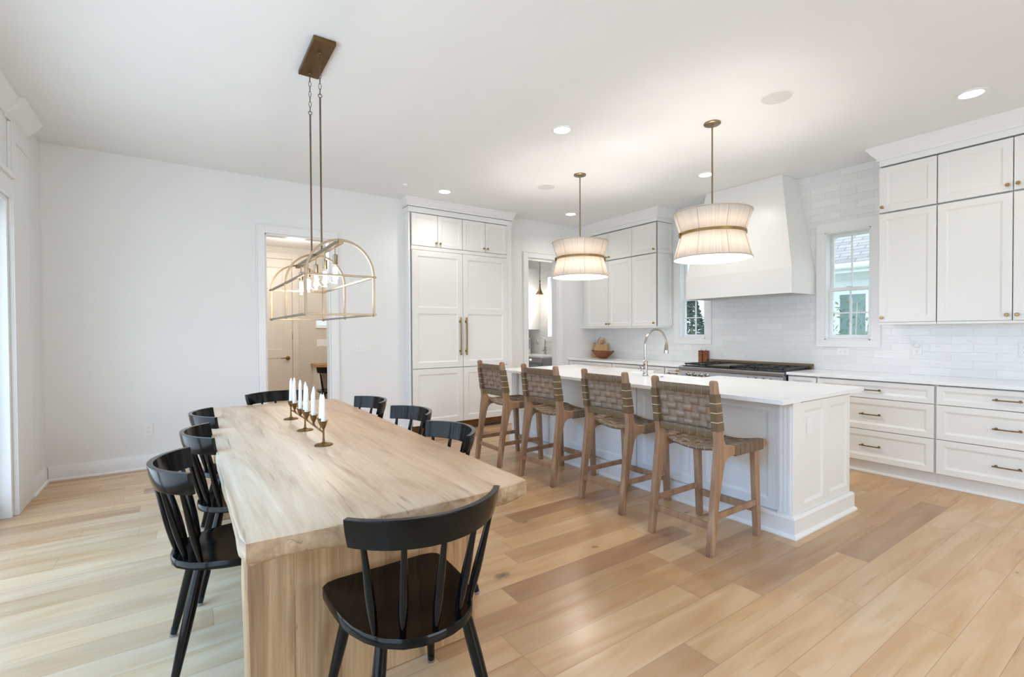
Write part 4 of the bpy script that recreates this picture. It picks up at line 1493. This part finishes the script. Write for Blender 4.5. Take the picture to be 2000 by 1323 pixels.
# ================================================================== CANDLES
t = thing('candelabra', (0.60, 3.10, 0.76), 'low antique brass candelabra of small cups on three oval feet, centred on the table', 'candelabra')
ys = [2.636, 3.101, 3.565]
build('bar', MB().tube([(0.60, 2.636, 0.826), (0.60, 3.101, 0.832), (0.60, 3.565, 0.826)], 1.0, sq=(0.008, 0.006)), 'brassdark', t)
for yy in ys:
    mb = MB()
    n = 28
    rg = []
    for r_, h in ((0.02, 0.0008), (0.046, 0.0008), (0.047, 0.004), (0.040, 0.008), (0.018, 0.011), (0.007, 0.018), (0.005, 0.04)):
        rg.append([(0.60 + r_ * math.cos(2 * PI * k / n), yy + r_ * 0.86 * math.sin(2 * PI * k / n), 0.76 + h) for k in range(n)])
    mb.loft(rg)
    build('foot', mb, 'brassdark', t)
cups = []
for k in range(11):
    yy = 2.636 + k * 0.0929
    on = k % 5 == 0
    off = 0.0 if on else (0.009 if (k % 2) else -0.009)
    zc = 0.878 if on else 0.873 + 0.006 * ((k * 7) % 3)
    cups.append((0.60 + off, yy, zc, on))
for (x_, yy, zc, on) in cups:
    mb = MB()
    if on:
        mb.tube([(x_, yy, 0.795), (x_, yy, zc - 0.03)], 0.0048, 10)
    else:
        mb.tube([(0.60, yy, 0.828), (x_, yy, zc - 0.035)], 0.0036, 8)
    wv = lambda a, k_: 0.10 * math.cos(5 * a) * (1 if k_ in (4, 5) else 0.0)
    mb.lathe([(0.004, -0.036), (0.008, -0.028), (0.015, -0.012), (0.018, 0.002), (0.024, 0.010), (0.022, 0.010), (0.0145, 0.0), (0.012, -0.008)], (x_, yy, zc), 25, wave=wv)
    build('candle_cup', mb, 'brassdark', t)
rn = random.Random(5)
order = ['nearest', 'second', 'third', 'fourth', 'fifth', 'middle (sixth)', 'seventh', 'eighth', 'ninth', 'tenth', 'farthest']
hts = [0.156, 0.146, 0.172, 0.148, 0.164, 0.182, 0.152, 0.178, 0.160, 0.184, 0.168]
for k, (x_, yy, zc, on) in enumerate(cups):
    h = hts[k]
    t_ = thing('taper_candle', (x_, yy, zc), 'slender white taper candle, %s from the camera in the brass candelabra' % order[k] if k not in (0, 10) else 'slender white taper candle %s the camera in the brass candelabra' % ('nearest' if k == 0 else 'farthest from'), 'candle', 'taper candles in the candelabra')
    lx, ly = rn.uniform(-0.004, 0.004), rn.uniform(-0.004, 0.004)
    pts, rs = [], []
    for j in range(9):
        s_ = j / 8
        pts.append((x_ + lx * s_, yy + ly * s_, zc - 0.006 + h * s_))
        rs.append(0.0118 * (1 - 0.30 * s_) if s_ < 0.86 else 0.0118 * (0.70 if s_ < 0.9 else 0.28))
    build('wax', MB().tube(pts, rs, 14), 'candle', t_)
    e = pts[-1]
    build('wick', MB().tube([e, (e[0] + 0.001, e[1], e[2] + 0.005), (e[0] + 0.004, e[1], e[2] + 0.009)], 0.0009, 6), 'wick', t_)

# ================================================================== COUNTER STOOLS
def make_stool():
    t_ = thing('counter_stool', (0, 0, 0), 'x', 'stool', 'woven leather counter stools at the island')
    W = 0.236
    tw = 0.038
    # rear leg + back post in one side profile (x, z)
    prof = [(-0.287, 0.0), (-0.243, 0.0), (-0.196, 0.30), (-0.150, 0.50), (-0.132, 0.545), (-0.100, 0.572), (-0.030, 0.578), (-0.030, 0.635),
            (-0.085, 0.640), (-0.128, 0.655), (-0.146, 0.685), (-0.152, 0.74), (-0.207, 1.035), (-0.214, 1.048), (-0.228, 1.053), (-0.243, 1.048), (-0.250, 1.035), (-0.212, 0.72), (-0.206, 0.66)]
    for s_ in (-1, 1):
        a, b = (s_ * W - tw, s_ * W) if s_ > 0 else (-W, -W + tw)
        lg = build('leg', MB().prism(prof, a, b, lambda p, q, tt: (p, tt, q)), 'stool', t_, bevel=0.005, world=False)
        # leather wraps on the post
        wr, lc = MB(), MB()
        for k in range(4):
            z0, z1 = 0.742 + k * 0.058, 0.742 + k * 0.058 + 0.054
            xr = lambda z: -0.212 - 0.038 * (z - 0.72) / 0.315 if z > 0.72 else -0.212
            xf = lambda z: -0.152 - 0.055 * (z - 0.74) / 0.295
            e = 0.0035
            wr.add([(xr(z0) - e, a - e, z0), (xf(z0) + e, a - e, z0), (xf(z0) + e, b + e, z0), (xr(z0) - e, b + e, z0),
                    (xr(z1) - e, a - e, z1), (xf(z1) + e, a - e, z1), (xf(z1) + e, b + e, z1), (xr(z1) - e, b + e, z1)],
                   [(0, 3, 2, 1), (4, 5, 6, 7), (0, 1, 5, 4), (1, 2, 6, 5), (2, 3, 7, 6), (3, 0, 4, 7)])
            if k:
                zz = z0 - 0.002
                e = 0.0022
                lc.box(xr(zz) - e, xf(zz) + e, a - e, b + e, zz - 0.003, zz + 0.003)
        ww = build('strap_wrap', wr, 'leather', lg, bevel=0.002, world=False)
        build('lacing', lc, 'lace', ww, world=False)
        # front leg
        fp = [(0.205, 0.575), (0.262, 0.575), (0.283, 0.0), (0.243, 0.0)]
        build('leg', MB().prism(fp, a + s_ * -0.004, b + s_ * -0.004, lambda p, q, tt: (p, tt, q)), 'stool', t_, bevel=0.004, world=False)
        # side stretcher
        xs = lambda z: -0.262 + (z / 0.30) * 0.045
        ym = (a + b) / 2
        build('stretcher', MB().box(-0.225, 0.262, ym - 0.010, ym + 0.010, 0.205, 0.243), 'stool', t_, bevel=0.003, world=False)
        # seat side rail with rounded nose
        pr = [(-0.035, 0.576), (0.300, 0.572), (0.333, 0.580), (0.350, 0.598), (0.350, 0.616), (0.335, 0.630), (0.300, 0.634), (-0.035, 0.634)]
        sr = build('seat_rail', MB().prism(pr, a, b, lambda p, q, tt: (p, tt, q)), 'stool', t_, bevel=0.004, world=False)
        wr = MB()
        for k in range(6):
            x0 = -0.025 + k * 0.0545
            e = 0.0035
            wr.box(x0, x0 + 0.051, a - e, b + e, 0.572 - e, 0.634 + e)
        build('strap_wrap', wr, 'leather', sr, bevel=0.002, world=False)
    iw = W - tw
    # front and rear seat cross rails, footrests
    build('cross_rail', MB().box(0.222, 0.254, -iw - 0.004, iw + 0.004, 0.545, 0.575), 'stool', t_, bevel=0.003, world=False)
    build('footrest', MB().box(0.252, 0.275, -iw - 0.004, iw + 0.004, 0.150, 0.195), 'stool', t_, bevel=0.003, world=False)
    build('stretcher', MB().box(-0.258, -0.236, -iw - 0.004, iw + 0.004, 0.150, 0.190), 'stool', t_, bevel=0.003, world=False)
    # back cross rails with wraps
    def cross(x, z, hx, hz, nb):
        core = build('back_rail', MB().box(x - hx, x + hx, -iw - 0.002, iw + 0.002, z - hz, z + hz), 'lace', t_, world=False)
        wr = MB()
        L = 2 * iw
        for k in range(nb):
            y0 = -iw + L * k / nb + 0.0022
            y1 = -iw + L * (k + 1) / nb - 0.0022
            ring0 = [(x + (hx + 0.004) * math.copysign(abs(math.cos(a)) ** 0.6, math.cos(a)), z + (hz + 0.004) * math.copysign(abs(math.sin(a)) ** 0.6, math.sin(a))) for a in [2 * PI * j / 16 for j in range(16)]]
            wr.prism(ring0, y0, y1, lambda p, q, tt: (p, tt, q))
        build('strap_wrap', wr, 'leather', core, world=False)
    cross(-0.226, 0.990, 0.011, 0.024, 7)
    cross(-0.186, 0.722, 0.011, 0.024, 7)
    # woven panels
    def weave(name, P, nu, nv, amp, mat, parent, gap=0.025):
        mb = MB()
        S = 4
        for i in range(nu):
            u0, u1 = (i + gap) / nu, (i + 1 - gap) / nu
            vs, fs = [], []
            for j in range(nv * S + 1):
                v = j / (nv * S)
                d = amp * math.sin(PI * (v * nv)) * (1 if i % 2 else -1)
                if True:
                    c = v * nv
                    d = amp * (1 if (int(min(c, nv - 1e-6)) + i) % 2 else -1) * min(1.0, 2.2 * abs(math.sin(PI * c)))
                vs += [P(u0, v, d), P(u1, v, d)]
                if j:
                    b_ = 2 * j
                    fs.append((b_ - 2, b_ - 1, b_ + 1, b_))
            mb.add(vs, fs)
        for i in range(nv):
            v0, v1 = (i + gap) / nv, (i + 1 - gap) / nv
            vs, fs = [], []
            for j in range(nu * S + 1):
                u = j / (nu * S)
                c = u * nu
                d = amp * (-1 if (int(min(c, nu - 1e-6)) + i) % 2 else 1) * min(1.0, 2.2 * abs(math.sin(PI * c)))
                vs += [P(u, v0, d), P(u, v1, d)]
                if j:
                    b_ = 2 * j
                    fs.append((b_ - 2, b_ - 1, b_ + 1, b_))
            mb.add(vs, fs)
        return build(name, mb, mat, parent, world=False, solid=0.0012, ang=60)
    def Pb(u, v, d):
        y = -iw + 2 * iw * u
        z = 0.735 + 0.245 * v
        x = -0.180 - 0.040 * v + 0.022 * math.sin(PI * u) - 0.004
        return (x + d, y, z)
    weave('woven_back', Pb, 7, 5, 0.0009, 'weave', t_)
    def Ps(u, v, d):
        y = -iw - 0.004 + (2 * iw + 0.008) * u
        x = -0.115 + 0.430 * v
        z = 0.630 - 0.030 * math.sin(PI * u) + d
        return (x, y, z)
    weave('woven_seat', Ps, 7, 7, 0.0010, 'leather', t_)
    # rolled rear and front edges of the seat weave
    for xx in (-0.118, 0.318):
        wr, lc = MB(), MB()
        for k in range(7):
            u0, u1 = (k + 0.05) / 7, (k + 0.95) / 7
            pts = []
            for j in range(4):
                u = u0 + (u1 - u0) * j / 3
                pts.append((xx, -iw - 0.004 + (2 * iw + 0.008) * u, 0.624 - 0.030 * math.sin(PI * u)))
            wr.tube(pts, 0.011, 10)
        pts = [(xx, -iw - 0.004 + (2 * iw + 0.008) * j / 12, 0.624 - 0.030 * math.sin(PI * j / 12)) for j in range(13)]
        lc.tube(pts, 0.009, 10)
        sw = build('seat_roll', wr, 'leather', t_, world=False)
        build('lacing', lc, 'lace', sw, world=False)
    return t_
stool0 = make_stool()
stool0.location = (2.850, 1.905, 0)
stool0['label'] = 'wood and woven leather counter stool nearest the camera, first of four at the island'
for (x_, y_, rz, lab) in ((2.912, 2.665, 0, 'wood and woven leather counter stool, second of four counting from the camera'),
                          (2.885, 3.467, 4, 'wood and woven leather counter stool, third of four counting from the camera'),
                          (2.850, 4.228, 0, 'wood and woven leather counter stool farthest from the camera, beside the refrigerator')):
    c = copy_tree(stool0)
    c.location = (x_, y_, 0)
    c.rotation_euler = (0, 0, R(rz))
    c['label'] = lab

# ================================================================== HALL BEYOND
mb = MB()
T8 = TY(8.5)
dx0, dx1, dzt = 0.62, 1.462, 2.545
mb.box(dx0 - 0.09, dx0, 8.478, 8.5, 0, dzt + 0.10)
mb.box(dx1 + 0.006, dx1 + 0.10, 8.478, 8.5, 0, dzt + 0.10)
mb.box(dx0, dx1 + 0.006, 8.478, 8.5, dzt + 0.006, dzt + 0.10)
trim(mb, 'halldoor')
d = MB()
frame_panel(d, T8, dx0, dx1, 0.01, dzt, t=0.014, fr=0.13, rails=(1.02,), rec=0.008, bev=0.02)
dr = struct('door_2', d, 'halldoor')
mb = MB()
c = T8(1.392, 0.945, 0.014)
mb.lathe([(0.033, 0), (0.033, -0.008), (0.012, -0.012), (0.011, -0.045), (0.001, -0.046)], c, 20, axis='y')
mb.tube([(c[0], c[1] - 0.042, c[2]), (c[0] - 0.05, c[1] - 0.050, c[2] + 0.004), (c[0] - 0.115, c[1] - 0.046, c[2])], [0.010, 0.008, 0.006], 10)
build('door_handle', mb, 'brassdark', dr)
mb = MB()
for z_ in (0.3, 1.3, 2.3):
    mb.box(dx1 + 0.0, dx1 + 0.006, 8.480, 8.490, z_ - 0.05, z_ + 0.05)
build('hinge', mb, 'brassdark', dr)
t = thing('desk', (2.3, 8.2, 0), 'butcher-block desk on white supports in the room beyond the doorway', 'desk')
build('desktop', box_mb(1.745, 2.95, 7.99, 8.498, 0.795, 0.845), 'butcher', t, 0.003)
build('side_support', box_mb(1.775, 1.80, 8.02, 8.498, 0.0, 0.795), 'trim', t, 0.002)
build('side_support', box_mb(2.90, 2.925, 8.02, 8.498, 0.0, 0.795), 'trim', t, 0.002)
t = thing('wall_tablet', (1.925, 8.5, 1.505), 'small lit wall-mounted screen panel in the room beyond the doorway', 'screen')
build('case', MB().box(1.83, 2.02, 1.43, 1.58, 0.0005, 0.018, T=T8), 'plastic', t, 0.003)
build('screen', MB().box(1.842, 2.008, 1.445, 1.568, 0.018, 0.019, T=T8), 'screen', t)
build('screen_scenery', MB().box(1.842, 2.008, 1.445, 1.485, 0.019, 0.0195, T=T8).box(1.842, 2.008, 1.515, 1.53, 0.019, 0.0195, T=T8), 'screen2', t)
plate('light_switch', T8, 1.945, 1.185, 0.21, 0.12, 'white switch plate below the lit wall screen beyond the doorway', 4, 'light switch')
pointlight('hall_lamp', (1.3, 7.2, 2.45), 26, (1.0, 0.97, 0.93), 0.12)

# ================================================================== PANTRY
t = thing('pantry_base_cabinet', (5.6, 7.9, 0), 'white base cabinet under the pantry worktop', 'cabinet')
build('body', MB().box(5.29, XR - 0.001, 7.46, 8.9, 0.1, 0.884).box(5.35, XR - 0.001, 7.46, 8.9, 0.0, 0.1), 'cab', t)
d = MB()
frame_panel(d, TX(5.29), 7.47, 8.17, 0.72, 0.87, fr=0.035)
build('drawer', d, 'cab', t)
d = MB()
frame_panel(d, TX(5.29), 7.47, 8.17, 0.12, 0.71)
build('door', d, 'cab', t)
t = thing('beverage_cooler', (5.6, 7.1, 0), 'stainless under-counter beverage cooler in the pantry', 'refrigerator')
build('body', box_mb(5.29, XR - 0.001, 6.76, 7.455, 0.02, 0.884), 'steel', t, 0.003)
dd = build('door', box_mb(5.262, 5.289, 6.765, 7.45, 0.10, 0.79), 'darkglass', t, 0.003)
build('control_strip', box_mb(5.262, 5.289, 6.765, 7.45, 0.80, 0.875), 'steel', t, 0.003)
build('display', box_mb(5.2605, 5.262, 7.06, 7.11, 0.83, 0.85), 'lens', t)
build('handle', MB().tube([(5.235, 6.80, 0.74), (5.235, 7.42, 0.74)], 0.010, 12), 'steel', dd)
build('pantry_countertop', box_mb(5.25, XR - 0.0005, 6.70, 8.95, 0.8845, 0.914), 'quartz', bevel=0.002, label='white worktop in the pantry seen through the doorway', cat='countertop')
gooseneck('pantry_faucet', (5.80, 7.33, 0.9145), 0.16, 0.33, 0.20, (-0.95, 0.3), 'small chrome gooseneck faucet on the pantry worktop', r=0.010, handle=True)
t = thing('pantry_wall_cabinet', (5.72, 8.3, 1.40), 'white wall cabinet hung over the pantry worktop', 'cabinet')
build('body', MB().box(XU + 0.02, XR - 0.001, 7.62, 8.9, 1.40, 2.60), 'cab', t, 0.002)
for a, b in ((7.624, 8.26), (8.264, 8.9)):
    d = MB()
    frame_panel(d, TX(XU + 0.02), a, b, 1.405, 2.59)
    dd = build('door', d, 'cab', t)
    knob(TX(XU + 0.02), a + 0.03, 1.47, dd)
t = thing('coffee_machine', (5.62, 7.95, 0.914), 'white box-shaped appliance on the pantry worktop', 'appliance')
build('body', box_mb(5.45, 5.80, 7.80, 8.15, 0.9145, 1.23), 'plastic', t, 0.01)
build('front_panel', box_mb(5.79, 5.795, 7.797, 7.80, 0.95, 1.18), 'darkplastic', t) if False else None
build('control_panel', MB().box(5.62, 5.78, 7.796, 7.80, 1.00, 1.20), 'steel', t)
# small bell pendant in the pantry
t = thing('bell_pendant', (5.58, 7.20, ZC), 'small brass bell-shaped pendant in the pantry', 'pendant light')
build('canopy', MB().lathe([(0.001, 0), (0.05, 0), (0.05, -0.015), (0.001, -0.02)], (5.58, 7.20, ZC), 20), 'champagne', t)
build('rod', MB().lathe([(0.006, -0.01), (0.006, -0.80)], (5.58, 7.20, ZC), 10), 'champagne', t)
build('swivel', MB().lathe([(0.006, 2.33), (0.014, 2.325), (0.014, 2.30), (0.009, 2.295), (0.009, 2.265), (0.014, 2.26), (0.016, 2.22)], (5.58, 7.20, 0), 16), 'brassdark', t)
build('shade', MB().lathe([(0.016, 2.235), (0.018, 2.20), (0.030, 2.15), (0.055, 2.10), (0.085, 2.068), (0.088, 2.060), (0.083, 2.062), (0.052, 2.096), (0.026, 2.148), (0.014, 2.20)], (5.58, 7.20, 0), 32, cap=False), 'champagne', t)
build('bulb', MB().lathe([(0.010, 2.14), (0.030, 2.10), (0.030, 2.085), (0.001, 2.070)], (5.58, 7.20, 0), 16), 'bulb', t)
pointlight('pantry_lamp', (5.58, 7.2, 2.0), 5, (1.0, 0.9, 0.76), 0.05)
area('pantry_daylight', (XR + 0.05, 7.13, 1.84), (0, R(90), 0), 1.1, 0.42, 4, (0.78, 0.89, 1.0))
area('pantry_ceiling_lamp', (4.6, 7.6, 3.05), (0, 0, 0), 0.3, 0.3, 5, (1.0, 0.95, 0.88))

# ================================================================== OUTSIDE
struct('ground', box_mb(XR + 0.15, 40, -25, 35, -0.6, -0.55), 'grass', kind=None) if False else None
g = build('lawn', box_mb(XR + 0.16, 40, -25, 35, -0.45, -0.40), 'grass', kind='structure')
t = thing('neighbour_house', (13, 4, -0.4), 'white neighbouring house with a grey shingle roof seen through the windows', 'house')
NX = 10.0
mb = MB()
mb.box(NX, NX + 7, -4, 6.70, -0.4, 2.46)
for k in range(14):
    mb.box(NX - 0.012, NX, -4, 6.70, -0.35 + k * 0.2, -0.35 + k * 0.2 + 0.012)
build('wall', mb, 'siding', t)
mb = MB()
mb.prism([(NX - 0.40, 2.50), (NX - 0.40, 2.36), (NX - 0.36, 2.36), (NX - 0.36, 2.44), (NX + 0.0, 2.46), (NX + 0.0, 2.52)], -4.4, 7.10, lambda p, q, tt: (p, tt, q))
mb.tube([(NX - 0.45, -4.4, 2.47), (NX - 0.45, 7.10, 2.47)], 0.055, 10)
build('eave', mb, 'siding', t)
mb = MB().prism([(NX - 0.42, 2.51), (NX + 3.4, 5.0), (NX + 7.4, 2.51), (NX + 7.4, 2.45), (NX + 3.4, 4.92), (NX - 0.40, 2.46)], -4.4, 7.10, lambda p, q, tt: (p, tt, q))
build('roof', mb, 'shingle', t)
for yc in (3.67, 0.6):
    mb = MB()
    mb.box(NX - 0.03, NX, yc - 0.28, yc + 0.28, 1.02, 2.10)
    wv = build('window_frame', mb, 'siding', t, 0.004)
    build('pane', MB().box(NX - 0.034, NX - 0.030, yc - 0.20, yc + 0.20, 1.10, 2.0), 'darkglass', wv)
def shrub(loc, h, w_, label, matn, seed, n_=500, leaf=0.05, cone=False):
    t_ = thing('shrub' if not cone else 'conifer', loc, label, 'tree' if cone else 'shrub')
    rn_ = random.Random(seed)
    st = MB()
    lf = MB()
    if cone:
        st.tube([loc, (loc[0], loc[1], loc[2] + h * 0.9)], [0.07, 0.02], 8)
    else:
        for k in range(9):
            a = rn_.uniform(0, 6.28)
            tip = (loc[0] + w_ * 0.5 * math.cos(a) * rn_.uniform(0.3, 1), loc[1] + w_ * 0.5 * math.sin(a) * rn_.uniform(0.3, 1), loc[2] + h * rn_.uniform(0.7, 1.05))
            st.tube([loc, ((loc[0] + tip[0]) / 2 + 0.05, (loc[1] + tip[1]) / 2, (loc[2] + tip[2]) / 2), tip], [0.018, 0.012, 0.004], 6)
    for k in range(n_):
        s_ = rn_.random()
        z_ = loc[2] + h * (0.08 + 0.92 * s_)
        rad = w_ / 2 * ((1 - s_) ** 0.7 if cone else (0.5 + 0.5 * math.sin(PI * s_)))
        rad *= rn_.uniform(0.75, 1.0) if cone else rn_.uniform(0.2, 1)
        a = rn_.uniform(0, 2 * PI)
        c_ = Vector((loc[0] + rad * math.cos(a), loc[1] + rad * math.sin(a), z_))
        u = Vector((rn_.uniform(-1, 1), rn_.uniform(-1, 1), rn_.uniform(-0.6, 1))).normalized() * leaf
        v = u.orthogonal().normalized() * leaf * 0.35
        lf.add([c_ - u, c_ + v, c_ + u, c_ - v], [(0, 1, 2, 3)])
    build('stems', st, 'bark', t_)
    build('foliage', lf, matn, t_, smooth=False)
shrub((8.3, 3.12, -0.4), 2.25, 0.9, 'leafy thin shrub outside the right-hand window', 'leaf', 3, 420, 0.055)
shrub((9.1, 6.38, -0.4), 2.6, 1.15, 'dense dark green conifer outside the left-hand window', 'leaf2', 5, 3600, 0.06, cone=True)
